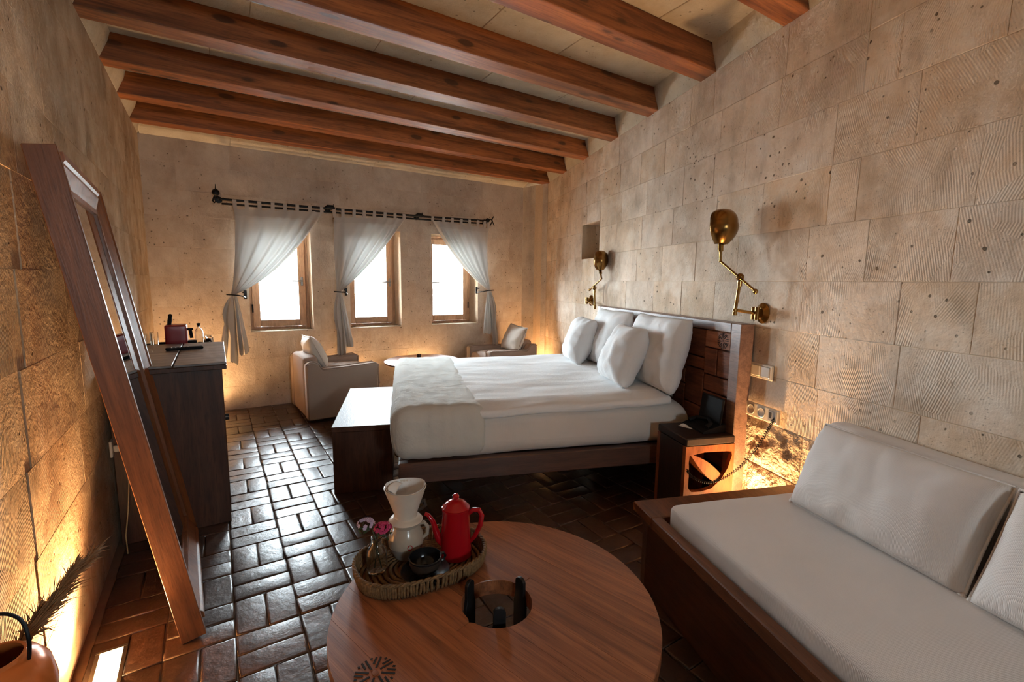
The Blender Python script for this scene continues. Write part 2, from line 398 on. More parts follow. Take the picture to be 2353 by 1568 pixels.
def mirror_mat():
    t = NT('mirror_silver'); t.base((0.82, 0.82, 0.80)); t.set(Metallic=1.0, Roughness=0.01); return t.m
MT['mirror'] = mirror_mat()
def glass_mat(name, rough=0.0):
    t = NT(name); t.base((0.97, 0.98, 0.98)); t.set(Roughness=rough, IOR=1.45); t.p.inputs['Transmission Weight'].default_value = 1.0; return t.m
MT['glass'] = glass_mat('clear_glass')
def pane_mat():
    t = NT('window_pane_glass'); t.t.nodes.remove(t.p)
    a = t.n('ShaderNodeBsdfTransparent'); g = t.n('ShaderNodeBsdfGlossy'); g.inputs['Roughness'].default_value = 0.02
    fr = t.n('ShaderNodeFresnel'); fr.inputs[0].default_value = 1.45; mx = t.n('ShaderNodeMixShader')
    t.l(fr.outputs[0], mx.inputs[0]); t.l(a.outputs[0], mx.inputs[1]); t.l(g.outputs[0], mx.inputs[2]); t.l(mx.outputs[0], t.out.inputs[0]); return t.m
MT['pane'] = pane_mat()
def sheer_mat(nm='sheer_ivory_voile', CT=0.11):
    t = NT(nm); t.t.nodes.remove(t.p); v = t.coord()
    c = (0.94, 0.87, 0.79, 1); ct = (CT, CT, CT*0.95, 1)
    d = t.n('ShaderNodeBsdfDiffuse'); d.inputs[0].default_value = c
    tr = t.n('ShaderNodeBsdfTranslucent'); tr.inputs[0].default_value = ct
    tp = t.n('ShaderNodeBsdfTransparent')
    m1 = t.n('ShaderNodeMixShader'); m1.inputs[0].default_value = 0.5; t.l(d.outputs[0], m1.inputs[1]); t.l(tr.outputs[0], m1.inputs[2])
    m2 = t.n('ShaderNodeMixShader'); t.l(t.ramp(t.noise(v, 400, 1), [(0.3, 0.0), (0.7, 0.002)]), m2.inputs[0])
    t.l(m1.outputs[0], m2.inputs[1]); t.l(tp.outputs[0], m2.inputs[2]); t.l(m2.outputs[0], t.out.inputs[0]); return t.m
MT['sheer'] = sheer_mat()
MT['sheer_hem'] = sheer_mat('doubled_voile_hem', 0.02)
# ------------------------------------------------------------------ room shell
CEIL = 2.893; TOPW = 2.735; YF = 5.705; YB = -2.3
def sub_rects(rects, hole):
    out = []; h0, h1, k0, k1 = hole
    for (a, b, c, d) in rects:
        if b <= h0 or a >= h1 or d <= k0 or c >= k1: out.append((a, b, c, d)); continue
        if a < h0: out.append((a, h0, c, d))
        if b > h1: out.append((h1, b, c, d))
        A, Bq = max(a, h0), min(b, h1)
        if c < k0: out.append((A, Bq, c, k0))
        if d > k1: out.append((A, Bq, k1, d))
    return [r for r in out if r[1]-r[0] > .02 and r[3]-r[2] > .02]

def wall(name, mat, O, rz, u0, u1, zt, holes, courses, joints, bmat, seed, gap=.0045, pr=.004, depth=.16, spacing=(.33, .52), rough=None, off=None):
    """local x = into the room, y = along the wall, z up; blocks stand proud of the mortar backing"""
    rnd = random.Random(seed)
    b = B()
    rects = [(u0, u1, 0, zt)]
    for h in holes: rects = sub_rects(rects, h)
    for (a, c, z0, z1) in rects: b.bb((-depth, a, z0 if z0 > 0 else -.1), (-.0014, c, z1))
    w = part(name, b, mat, None); w.location = O; w.rotation_euler = (0, 0, rz); structure(w)
    for ci in range(len(courses)-1):
        z0, z1 = courses[ci], courses[ci+1]
        js = [u0] + sorted(joints.get(ci, [])) + [u1]; full = [js[0]]
        for a, c in zip(js, js[1:]):
            if c - a > .62:
                x = a
                while True:
                    x += rnd.uniform(*spacing)
                    if x > c - .24: break
                    full.append(x)
            full.append(c)
        for a, c in zip(full, full[1:]):
            rr = [(a, c, z0, z1)]
            for h in holes: rr = sub_rects(rr, h)
            for (p, q, s, t) in rr:
                g = gap/2; f = rnd.uniform(0, pr) + (off(p, q, s, t) if off else 0); e = B()
                is_rough = rough is not None and rough(p, q, s, t)
                if is_rough: g = -.002
                if is_rough:
                    ox = rnd.uniform(0, 50)
                    def fn(pos, h, ox=ox):
                        if pos.x > 0:
                            nn = noise.fractal(V((ox, pos.y*15, pos.z*15)), 0.9, 2.1, 4)
                            ed = min(1, min(h[1]-abs(pos.y), h[2]-abs(pos.z))/.05)
                            pos = pos + V((nn*.014*max(0, ed) + .006*max(0, ed), 0, 0))
                        return pos
                    e.rbox((-.03, p+g, s+g), (f, q-g, t-g), .006, 22, fn)
                else:
                    j = lambda: rnd.uniform(-.5, .5)*gap*(1.0 if gap > .0015 else .6)
                    bev = min(.006, gap*1.2)
                    A = [(p+g+j(), s+g+j()), (q-g+j(), s+g+j()), (q-g+j(), t-g+j()), (p+g+j(), t-g+j())]
                    cy, cz = (p+q)/2, (s+t)/2
                    bk = [e.bm.verts.new((-.03, y, z)) for y, z in A]
                    md = [e.bm.verts.new((f-bev*.6, y, z)) for y, z in A]
                    fr = [e.bm.verts.new((f+rnd.uniform(-.0006, .0006), y+bev*(1 if y < cy else -1), z+bev*(1 if z < cz else -1))) for y, z in A]
                    for k in range(4):
                        l = (k+1) % 4
                        e.bm.faces.new((bk[k], bk[l], md[l], md[k])); e.bm.faces.new((md[k], md[l], fr[l], fr[k]))
                    e.bm.faces.new(fr)
                part('stone_block', e, MT['rough_stone'] if is_rough else bmat, w, smooth=2 if is_rough else False)
    return w

CZ = [0, .125, .385, .645, .905, 1.165, 1.42, 1.685, 1.955, 2.225, 2.475, TOPW]
NICHE = (1.78, 2.255, 1.66, 2.03)
jr = {3: [4.92, 5.38], 4: [4.47, 4.90, 5.275], 5: [4.1, 4.78, 5.51], 6: [4.787, 5.09, 5.42], 7: [4.46, 4.875, 5.02, 5.465],
      8: [4.3, 4.88, 5.236], 9: [4.06, 4.53, 4.997, 5.143, 5.493], 10: [2.63, 3.22, 3.97, 4.55, 5.0], 2: [4.45, 4.86, 5.2], 1: [4.5, 4.95]}
wall('wall_right', MT['mortar'], K0, RWROT, 0.44, 8.6, TOPW, [NICHE], CZ, jr, MT['stone'], 3, gap=.0018, pr=.0022,
     rough=lambda p, q, s, t: t < .7 and q > 4.3 and p < 5.3)
# niche lining in the right wall
b = B(); n0, n1, k0, k1 = NICHE; D = .36
b.bb((-D-.04, n0-.04, k0-.04), (-D, n1+.04, k1+.04)); b.bb((-D, n0-.04, k0-.04), (-.161, n0, k1+.04)); b.bb((-D, n1, k0-.04), (-.161, n1+.04, k1+.04))
b.bb((-D, n0, k0-.04), (-.161, n1, k0)); b.bb((-D, n0, k1), (-.161, n1, k1+.04))
part('niche_lining', b, MT['stone'], bpy.data.objects['wall_right'])

# rounded return between window wall and right wall
b = B()
pc = [(3.79, YF), (3.81, 5.55), (3.84, 5.4), (3.875, 5.29), (3.9, 5.26)]
cz = CZ
corner = link('wall_corner', None)
b = B()
for (a, c) in zip(pc, pc[1:]):
    d = (V((c[0], c[1], 0))-V((a[0], a[1], 0))); nrm = V((-d.y, d.x, 0)).normalized()*-1
    b.quad((a[0]+.004, a[1], 0), (c[0]+.004, c[1], 0), (c[0]+.004, c[1], TOPW), (a[0]+.004, a[1], TOPW))
b.bb((3.91, 5.2, 0), (4.3, 5.9, TOPW))
o = part('corner_backing', b, MT['mortar'], corner); structure(corner); structure(o)
for z0, z1 in zip(cz, cz[1:]):
    e = B(); n = 10
    def fx(t):
        y = YF + (5.25-YF)*t; return (3.79 + (3.89-3.79)*t - .012*sin(pi*t), y)
    e.grid(lambda i, j: (fx(i)[0], fx(i)[1], z0+.001+(z1-z0-.002)*j), n, 1)
    part('stone_block', e, MT['stone_far'], corner, smooth=2)

WINS = [(.30, .93), (1.345, 1.97), (2.38, 3.06)]; WZ0, WZ1 = .825, 2.0
holes = [(a, c, WZ0, WZ1) for a, c in WINS]
CF = [0, .25, .54, .825, 1.11, 1.40, 1.70, 2.0, 2.25, 2.5, TOPW]
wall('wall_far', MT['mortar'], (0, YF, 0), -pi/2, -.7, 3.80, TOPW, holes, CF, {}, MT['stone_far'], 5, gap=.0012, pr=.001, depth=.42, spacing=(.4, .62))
LROT = 0.0083
CL = [0, .27, .545, .82, 1.12, 1.42, 1.72, 2.0, 2.26, 2.5, TOPW]
jl = {1: [1.86], 2: [1.88], 3: [1.92], 4: [1.98], 5: [2.05]}
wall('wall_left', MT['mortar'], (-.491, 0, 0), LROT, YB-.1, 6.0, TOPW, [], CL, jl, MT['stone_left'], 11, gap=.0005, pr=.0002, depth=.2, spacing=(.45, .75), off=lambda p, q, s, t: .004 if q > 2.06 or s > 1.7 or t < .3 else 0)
for o_, a_, b_ in (('wall_left', (-.2, YB-.1, TOPW), (-.09, 6.0, CEIL+.15)), ('wall_right', (-.16, -.4, TOPW), (-.09, 8.6, CEIL+.15)), ('wall_far', (-.42, -.75, TOPW), (-.09, 4.4, CEIL+.15))):
    b = B(); b.bb(a_, b_); part('wall_head', b, MT['mortar'], bpy.data.objects[o_])
# wall behind the viewer; dark door and pane added to shape fill light
b = B(); q0 = (.21, .63, 1.37, 1.87)
for r in sub_rects([(-.8, 1.9, 0, TOPW+.2)], q0): b.bb((r[0], YB-.25, r[2]), (r[1], YB-.06, r[3]))
structure(part('wall_back', b, MT['stone_far']))
dd = link('fill_door_1', None); structure(dd)
b = B()
for r in sub_rects([(-.47, 1.27, 0, 2.7)], q0): b.bb((r[0], YB-.05, r[2]), (r[1], YB, r[3]))
part('added_dark_leaf', b, MT['walnut_z'], dd)
b = B(); b.bb((q0[0]-.01, YB-.03, q0[2]-.01), (q0[1]+.01, YB-.024, q0[3]+.01)); part('pane', b, MT['pane'], dd)

# floor
b = B(); b.bb((-.75, YB-.3, -.2), (4.6, 6.05, -.012))
floor = structure(part('floor', b, MT['grout']))
# ceiling with stone slabs
b = B(); b.bb((-.8, YB-.3, CEIL+.004), (4.6, 6.1, CEIL+.2))
ceil = structure(part('ceiling', b, MT['mortar']))
BY = [5.20, 4.56, 3.916, 3.255, 2.605, 1.955, 1.30]; BW = .15; BZ0, BZ1 = 2.732, 2.893
rnd = random.Random(4)
edges = [6.0] + [y+BW/2 for y in BY] + [YB]
for a, c in zip(edges, edges[1:]):
    x = -.7
    while x < 4.3:
        L = rnd.uniform(.55, .95); x2 = min(x+L, 4.4)
        e = B(); zz = CEIL - rnd.uniform(0, .003)
        e.box(((x+x2)/2, (a+c)/2, zz+.02), (x2-x-.004, a-c-.002, .04), .003)
        part('ceiling_slab', e, MT['slab'], ceil); x = x2

# sloped stone fillets between the beam ends (trim)
def lwx(y): return -.485 - .0083*y
def rwx(y):
    if y > 5.25: return 3.89 - (y-5.25)*.22
    return 4.054 + (y-5.705)*.3485
lt = link('trim_1', None); structure(lt); rtm = link('trim_2', None); structure(rtm); ft = link('trim_3', None); structure(ft)
ys = [YF] + [v for y in BY for v in (y+BW, y)] + [YB]
for i in range(0, len(ys)-1, 2):
    y1, y0 = ys[i], ys[i+1]
    for par, xf, sg in ((lt, lwx, 1), (rtm, rwx, -1)):
        e = B()
        P = [(xf(y) - sg*off, y, z) for y in (y0+.002, y1-.002) for off, z in ((.1, TOPW-.02), (.0, TOPW), (-.045, TOPW+.10), (-.06, CEIL-.001), (.1, CEIL-.001))]
        vs = [e.bm.verts.new(p) for p in P]
        for k in range(5):
            l = (k+1) % 5; e.bm.faces.new((vs[k], vs[l], vs[5+l], vs[5+k]))
        e.bm.faces.new(vs[:5]); e.bm.faces.new(vs[5:][::-1])
        bmesh.ops.recalc_face_normals(e.bm, faces=e.bm.faces[:])
        part('fillet_stone', e, MT['slab'], par)
x = -.52
for k in range(6):
    x2 = x + 4.36/6; e = B()
    e.prism([(YF+.1, TOPW-.03), (YF, TOPW), (YF-.10, TOPW+.045), (YF-.2, CEIL-.002), (YF+.1, CEIL-.002)], x+.001, x2-.001, lambda a, c, h: (h, a, c))
    part('fillet_stone', e, MT['slab'], ft); x = x2

# beams
names = ['nearest the window wall, fully lit orange below', 'second from the window wall, with paired dark knots', 'third from the window wall, with large dark knots',
         'fourth from the window wall', 'fifth from the window wall, darkest of the row', 'sixth from the window wall, ending above the right lamp',
         'seventh from the window wall, only its right tip in view']
for i, y in enumerate(BY):
    x0 = lwx(y)-.1; x1 = rwx(y)+.12
    e = B(); L = x1-x0
    e.rbox((-L/2, -BW/2, -.08), (L/2, BW/2, .0805), .006, 14, lambda p, h: p + V((0, noise.noise(V((p.x*1.5, i*9, p.z*3)))*.004, noise.noise(V((p.x*1.3, 5+i*9, p.y*4)))*.003 if p.z < 0 else 0)))
    o = part('ceiling_beam', e, MT['beam'], None, smooth=True); o.location = ((x0+x1)/2, y+BW/2, (BZ0+BZ1)/2)
    tag(o, 'orange pine ceiling beam, ' + names[i], 'beam', 'ceiling beams'); 

# windows
def window(k, x0, x1, hinge_left):
    w = link('window_%d' % k, None); w.location = (x0, YF, WZ0); structure(w)
    W = x1-x0; H = WZ1-WZ0; y0 = .25; y1 = .315
    e = B(); f = .045
    e.bb((0, y0, 0), (f, y1, H), .003); e.bb((W-f, y0, 0), (W, y1, H), .003); e.bb((f, y0, 0), (W-f, y1, f*.7), .003); e.bb((f, y0, H-f), (W-f, y1, H), .003)
    part('outer_frame', e, MT['windowwood'], w)
    sash = link('sash', None, w); s = .075; a = f-.008; c = W-f+.008; za = .035; zb = H-f+.008; ya = y0-.022; yb = y0+.04
    e = B(); e.bb((a, ya, za), (a+s, yb, zb), .004); part('stile', e, MT['windowwood'], sash)
    e = B(); e.bb((c-s, ya, za), (c, yb, zb), .004); part('stile', e, MT['windowwood'], sash)
    e = B(); e.bb((a+s, ya, za), (c-s, yb, za+s), .004); part('rail', e, MT['windowwood'], sash)
    e = B(); e.bb((a+s, ya, zb-s), (c-s, yb, zb), .004); part('rail', e, MT['windowwood'], sash)
    e = B(); e.bb((a+s-.01, y0+.005, za+s-.01), (c-s+.01, y0+.011, zb-s+.01)); part('pane', e, MT['pane'], sash)
    hx = c-s/2 if hinge_left else a+s/2; dirx = -1 if hinge_left else 1
    e = B(); e.bb((hx-.012, ya-.008, .50), (hx+.012, ya, .60), .003); e.cyl((hx, ya-.005, .555), (hx, ya-.04, .555), .008, 10)
    e.tube([(hx, ya-.04, .555), (hx+dirx*.03, ya-.045, .555), (hx+dirx*.11, ya-.045, .555)], .008, 8); part('handle', e, MT['steel'], w, True)
    hx = a if hinge_left else c
    for z in (.2, H-.25):
        e = B(); e.cyl((hx, ya-.006, z), (hx, ya-.006, z+.09), .008, 10); part('hinge', e, MT['iron'], w, True)
    e = B(); e.bb((0, .0, -.012), (W, y0+.02, .004), .003); part('sill', e, MT['slab'], w)
for k, (a, c) in enumerate(WINS): window(k+1, a, c, k < 2)

# terrace outside, seen through the panes
b = B(); b.bb((-6, 6.2, -.9), (12, 30, -.35)); structure(part('terrace', b, MT['terrace']))
rl = thing('terrace_railing', 'thin grey terrace railing outside the three windows', 'railing', (0, 8.2, -.35))
e = B(); e.bb((-4, -.02, 1.0), (9, .02, 1.04), .004); part('handrail', e, MT['rail'], rl)
for i in range(15):
    e = B(); e.cyl((-3.6+i*.85, 0, 0), (-3.6+i*.85, 0, 1.0), .014, 8); part('post', e, MT['rail'], rl)
pr = thing('closed_parasol', 'closed grey parasol on the terrace outside the right window', 'parasol', (3.46, 7.5, -.35))
e = B(); e.cyl((0, 0, 0), (0, 0, 1.7), .018, 10); part('pole', e, MT['rail'], pr, True)
e = B(); e.lathe([(.0, 1.66), (.022, 1.6), (.035, 1.45), (.06, 1.3), (.085, 1.15), (.07, 1.12), (.0, 1.13)], 16, fn=None); part('canopy', e, MT['parasolcloth'], pr, True)
e = B(); e.lathe([(0, .05), (.2, .05), (.22, .0), (0, 0)], 20); part('base', e, MT['terrace'], pr)
# ------------------------------------------------------------------ soft helpers
def pillow_bm(b, w, h, t, mat=None, n=26, seed=0, pinch=.055, wr=.006, flange=0.0, p=.5):
    def f(sg):
        def g(i, j):
            u, v = 2*i-1, 2*j-1
            x = w/2*u*(1-pinch*(1-v*v)); y = h/2*v*(1-pinch*(1-u*u))
            q = max(0, (1-abs(u)**2.4)*(1-abs(v)**2.4))**p
            z = sg*t/2*q
            nn = noise.noise(V((x*5+seed*3.1, y*5, sg*2+seed)))*wr*1.6*min(1, q*3) + noise.noise(V((x*17+seed, y*17, sg*4)))*wr*.8*min(1, q*2)
            # creases running out of the corners
            cr = sin(atan2(v, u)*11+seed)*wr*.22*min(1, (u*u+v*v))*min(1, q*4)
            rg = -abs(noise.noise(V((x*6+seed*5, y*6+seed, sg*3+.5))))*wr*1.3*min(1, q*2.5) - max(0, .05-abs(noise.noise(V((x*3.2+seed*2, y*9+v*3, sg*5)))))*wr*6*min(1, abs(v)+.2)*min(1, q*2)
            return V((x, y, z+nn+cr+sg*rg))
        return g
    t_ = B(); t_.grid(f(1), n, n); t_.grid(f(-1), n, n); bmesh.ops.remove_doubles(t_.bm, verts=t_.bm.verts, dist=.0006)
    bmesh.ops.recalc_face_normals(t_.bm, faces=t_.bm.faces[:])
    b._merge(t_.bm, mat); return b
def edge_loop(w, h, pinch, mat, r, n=20):
    pts = []
    for a, c, d, e in ((-1, -1, 1, -1), (1, -1, 1, 1), (1, 1, -1, 1), (-1, 1, -1, -1)):
        for k in range(n):
            u = a+(d-a)*k/n; v = c+(e-c)*k/n
            pts.append(mat @ V((w/2*u*(1-pinch*(1-v*v)), h/2*v*(1-pinch*(1-u*u)), 0)))
    return pts
def basis(o, x, y):
    x = V(x).normalized(); y = V(y); z = x.cross(y).normalized(); y = z.cross(x)
    return M(((x.x, y.x, z.x, o[0]), (x.y, y.y, z.y, o[1]), (x.z, y.z, z.z, o[2]), (0, 0, 0, 1)))
def puff(amp, sc=5, seed=0, nz=.004):
    def f(p, h):
        k = max(0, 1-(p.x/h[0])**2)*max(0, 1-(p.y/h[1])**2)
        z = p.z + (amp*sqrt(k) if p.z > 0 else 0)
        return V((p.x, p.y, z)) + V((noise.noise(p*sc+V((seed, 0, 0))), noise.noise(p*sc+V((seed, 9, 0))), noise.noise(p*sc+V((seed, 0, 9)))))*nz
    return f

# carved sun: slanted grooves in eight sectors around a hub, in the local xy plane
def emblem(parent, R0, mat, woodmat, name='carved_sun'):
    em = link(name, None, parent); em.matrix_local = mat
    g = B()
    for k in range(8):
        th = k*pi/4
        for j in range(4):
            off = .06*R0 + j*.215*R0; st = off/math.tan(pi/4)+.24*R0; en = sqrt(max(0, R0*R0-off*off))*.99
            if en-st < .1*R0: continue
            c = V(((st+en)/2, off, 0)); rot = M.Rotation(th, 4, 'Z')
            t = bmesh.new(); bmesh.ops.create_cube(t, size=1); bmesh.ops.scale(t, vec=(en-st, .095*R0, .0012), verts=t.verts)
            bmesh.ops.translate(t, vec=c, verts=t.verts); g._merge(t, rot)
    part('groove', g, MT['charcoal'], em)  # dark strips laid on the surface, so the sun reads as carved
    h = B(); h.lathe([(0, .0016), (.15*R0, .0012), (.17*R0, 0)], 18); part('hub', h, woodmat, em)
    h = B()
    return em

# ------------------------------------------------------------------ bed
bed = rwthing('bed', 'low dark wooden double bed with panelled headboard against the stone wall', 'bed', 0, 0)
SN, SF = 4.12, 2.33
for s_ in (SF, SN-.06):
    b = B(); b.bb((.10, s_, .24), (1.99, s_+.06, .365), .006); part('side_rail', b, MT['walnut_x'], bed)
b = B(); b.bb((1.93, SF+.06, .24), (1.99, SN-.06, .365), .006); part('foot_rail', b, MT['walnut'], bed)
b = B(); b.bb((.10, SF+.06, .30), (1.93, SN-.06, .35)); part('slat_platform', b, MT['walnut'], bed)
for (n0_, s0_) in ((.35, 2.55), (.35, 3.42), (1.55, 2.55), (1.55, 3.42)):
    b = B(); b.bb((n0_, s0_, 0), (n0_+.16, s0_+.16, .30), .006); part('leg', b, MT['walnut'], bed)
hb = link('headboard', None, bed)
b = B(); b.bb((.012, 2.5, .02), (.072, 4.478, 1.17), .004); part('back_panel', b, MT['walnut'], hb)
b = B(); b.bb((.012, 4.405, .02), (.10, 4.487, 1.18), .004); part('stile', b, MT['railwood'], hb)
b = B(); b.bb((.012, 2.49, .02), (.10, 2.57, 1.18), .004); part('stile', b, MT['railwood'], hb)
b = B(); b.bb((.012, 2.571, 1.122), (.10, 4.404, 1.18), .004); part('top_rail', b, MT['railwood'], hb)
rnd = random.Random(2); s1 = 4.402; k = 0
while s1 > 2.7:
    wd_ = .235 if k % 2 == 0 else .19; s0 = max(2.572, s1-wd_)
    if k % 2 == 0: cells = [(s0, s1, 1.012, 1.119), (s0, (s0+s1)/2, .842, 1.008), ((s0+s1)/2, s1, .842, 1.008), (s0, s1, .735, .838), (s0, (s0+s1)/2, .50, .731), ((s0+s1)/2, s1, .50, .731), (s0, s1, .3, .496)]
    else: cells = [(s0, s1, .94, 1.119), (s0, s1, .86, .936), (s0, s1, .62, .856), (s0, s1, .3, .616)]
    for (a, c, z0, z1) in cells:
        b = B(); b.bb((.06, a+.002, z0+.002), (.088+rnd.uniform(0, .006), c-.002, z1-.002), .004); part('panel', b, MT['panellit'] if k == 0 and z0 > 1 else MT['panelwood'], hb)  # first top panel gets the lit colour
    s1 = s0-.001; k += 1
emblem(bed, .048, basis((.0955, 4.335, 1.066), (0, 1, 0), (0, 0, 1)), MT['panelwood'])

mat_ = rwthing('mattress', 'thick mattress under a fitted ivory sheet on the bed frame', 'mattress', 1.05, 3.225, .366)
b = B()
def mfn(p, h):
    q = p.copy()
    if p.x < -h[0]+.28:   # rounder at the head end
        k = (-h[0]+.28-p.x)/.28; q.z = p.z - max(0, p.z+h[2])*.34*k**2.6*max(0, (abs(p.y)/h[1]))**3
    q += V((0, noise.noise(p*4)*.006, noise.noise(p*3+V((4, 0, 0)))*.005 - (.012*noise.noise(V((p.x*3, p.y*3, 7))) if p.z < -h[2]*.7 else 0)))
    return q
b.rbox((-.945, -.885, 0), (.945, .885, .283), .085, 22, mfn); part('fitted_sheet', b, MT['sheet'], mat_, smooth=2)
dv = rwthing('duvet', 'white cotton duvet folded flat over the mattress', 'duvet', .92, 3.215, .64)
b = B()
def dfn(p, h):
    ex = 1-(p.x/h[0])**2
    wob = .010*noise.noise(V((p.x*3, p.y*2.2, 3))) + .006*noise.noise(V((p.x*2, p.y*11, 8)))*(1 if p.z > 0 else .3) + .004*noise.noise(V((p.x*5, p.y*24, 1)))
    side = .022*noise.noise(V((p.x*3.1, 2.2, 0))) if p.y > 0 else 0
    drop = -.028*max(0, abs(p.y)/h[1]-.86)/.14
    # pillow rise towards the head
    rise = .022*max(0, -p.x/h[0])
    return V((p.x, p.y+side, p.z+wob+drop+rise))
b.rbox((-.645, -.925, -.004), (.66, .918, .046), .022, 46, dfn); part('cover', b, MT['linen'], dv, smooth=2)
rn = rwthing('bed_runner', 'crinkled grey linen runner draped over the foot of the bed', 'bed runner', 1.74, 3.22, .37)
b = B()
def rfn(p, h):
    crk = .005*noise.noise(V((p.x*26, p.y*5, 2))) + .004*noise.noise(V((p.x*9, p.y*9, p.z*9))) + .003*noise.noise(V((p.x*14, p.y*30, p.z*20)))
    q = p + V((crk*.6, crk*.8, crk))
    k = (p.z+h[2])/(2*h[2]); bulge = .018*sin(pi*k)
    q.y += bulge*(1 if p.y > 0 else -1)*min(1, abs(p.y)/h[1])**4
    if p.x > 0: q.x += bulge*(p.x/h[0])**4 - .02*(1-k)*min(1, p.x/.2)
    # right-hand hem is a straight open edge
    return q
b.rbox((-.255, -.925, .004), (.285, .925, .322), .075, 30, rfn); part('linen', b, MT['runner'], rn, smooth=2)

def lean_pillow(name, label, cat, bl, br, tl_dir, h, t, w, mt, seed, group=None, bottom_z=0.0):
    pass
def bedpillow(label, n, s, z, lean, yaw, w, h, t, seed):
    """centre of the bottom edge at (n,s,z); leaning back towards the wall by lean, turned by yaw"""
    o = rwthing('bed_pillow', label, 'pillow', n, s, z, 'white pillows on the bed')
    rot = M.Rotation(yaw, 4, 'Z') @ basis((0, 0, 0), (0, 1, 0), (-sin(lean), 0, cos(lean))) @ M.Translation((0, h/2, 0))
    b = B(); pillow_bm(b, w, h, t, rot, seed=seed, wr=.011, pinch=.035, p=.4); part('cotton_case', b, MT['linen'], o, smooth=2)
    return o
bedpillow('white square pillow in front at the far side of the bed', .47, 2.80, .692, R(20), R(-6), .43, .42, .24, 1)
bedpillow('large white pillow behind, at the far side against the headboard', .31, 3.05, .692, R(16), R(0), .62, .50, .20, 2)
bedpillow('white square pillow with crumpled top corner in front on the near side', .50, 3.70, .695, R(20), R(-5), .45, .43, .25, 3)
bedpillow('large white pillow with pointed corner behind, on the near side', .30, 3.83, .692, R(13), R(0), .66, .50, .22, 4)

bn = rwthing('bench', 'dark wooden box bench with worn top at the foot of the bed', 'bench', 2.03, 3.075)
b = B(); b.bb((0, -.565, .418), (.384, .565, .454), .003); part('seat_board', b, MT['walnut_bench'], bn)
b = B(); b.bb((0.004, .525, 0), (.38, .561, .4175), .003); part('end_panel', b, MT['walnut_z'], bn)
b = B(); b.bb((0.004, -.561, 0), (.38, -.525, .4175), .003); part('end_panel', b, MT['walnut_z'], bn)
b = B(); b.bb((.345, -.5245, .02), (.378, .5245, .4175), .002); part('front_panel', b, MT['walnut_z'], bn)
b = B(); b.bb((.006, -.5245, .02), (.04, .5245, .4175), .002); part('back_panel', b, MT['walnut'], bn)

# ------------------------------------------------------------------ nightstand with cut-out sides
ns = rwthing('nightstand', 'dark wooden stool nightstand with curved cut-out sides beside the bed', 'nightstand', .103, 4.36)
nw, nd, nh = .317, .150, .54     # x 0..nw, y -nd..nd
b = B(); b.bb((0, -nd, nh-.045), (nw, nd, nh), .006); part('top', b, MT['walnut_black'], ns)
def ring_panel(b, outer, inner, lo, hi, f):
    t = bmesh.new()
    vo = [t.verts.new(f(a, c, hi)) for a, c in outer]; vi = [t.verts.new(f(a, c, hi)) for a, c in inner]
    eo = [t.edges.new((vo[i], vo[(i+1) % len(vo)])) for i in range(len(vo))]; ei = [t.edges.new((vi[i], vi[(i+1) % len(vi)])) for i in range(len(vi))]
    bmesh.ops.triangle_fill(t, use_beauty=True, edges=eo+ei)
    fc = t.faces[:]; r = bmesh.ops.extrude_face_region(t, geom=fc)
    d = V(f(0, 0, lo))-V(f(0, 0, hi)); bmesh.ops.translate(t, vec=d, verts=[x for x in r['geom'] if isinstance(x, bmesh.types.BMVert)])
    bmesh.ops.recalc_face_normals(t, faces=t.faces[:]); b._merge(t)
def arc(c, r, a0, a1, n=10, sx=1): return [(c[0]+r*sx*cos(R(a0+(a1-a0)*i/n)), c[1]+r*sin(R(a0+(a1-a0)*i/n))) for i in range(n+1)]
outer = [(0, 0), (nw, 0), (nw, nh-.046), (0, nh-.046)]
hole = [(.025, .44), (.022, .40), (.028, .34), (.026, .25), (.05, .225), (.11, .222), (.18, .235), (.24, .285), (.28, .35), (.302, .425), (.298, .448), (.26, .452), (.12, .455)]
hole = [(nw-x, z) for x, z in hole]
for sy in (1, -1):
    b = B(); ring_panel(b, outer, hole, sy*(nd-.03) if sy > 0 else -nd, sy*nd if sy > 0 else -nd+.03, lambda a, c, h: (a, h, c)); part('side_panel', b, MT['copperwood'], ns)
b = B(); b.bb((nw-.028, -nd+.0305, 0), (nw, nd-.0305, nh-.046), .002); part('front_panel', b, MT['walnut_black'], ns)
# leaf-shaped sloping shelf crossing behind the cut-out
leaf = []
for i in range(13):
    k = i/12; leaf.append((.308-.272*k, .445-.0*k-.205*(1-k) + .035*sin(pi*k)))
for i in range(13):
    k = i/12; leaf.append((.036+.272*k, .445-.205*k - .055*sin(pi*k)))
pts = [(x, z) for x, z in leaf]
clean = []
for q in pts:
    if not clean or (abs(q[0]-clean[-1][0])+abs(q[1]-clean[-1][1])) > 1e-4: clean.append(q)
if abs(clean[0][0]-clean[-1][0])+abs(clean[0][1]-clean[-1][1]) < 1e-4: clean.pop()
b = B(); b.prism([(nw-x, z) for x, z in clean], -nd+.03, nd-.012, lambda a, c, h: (min(a, nw-.029), h, c)); part('sloping_shelf', b, MT['copperwood'], ns)

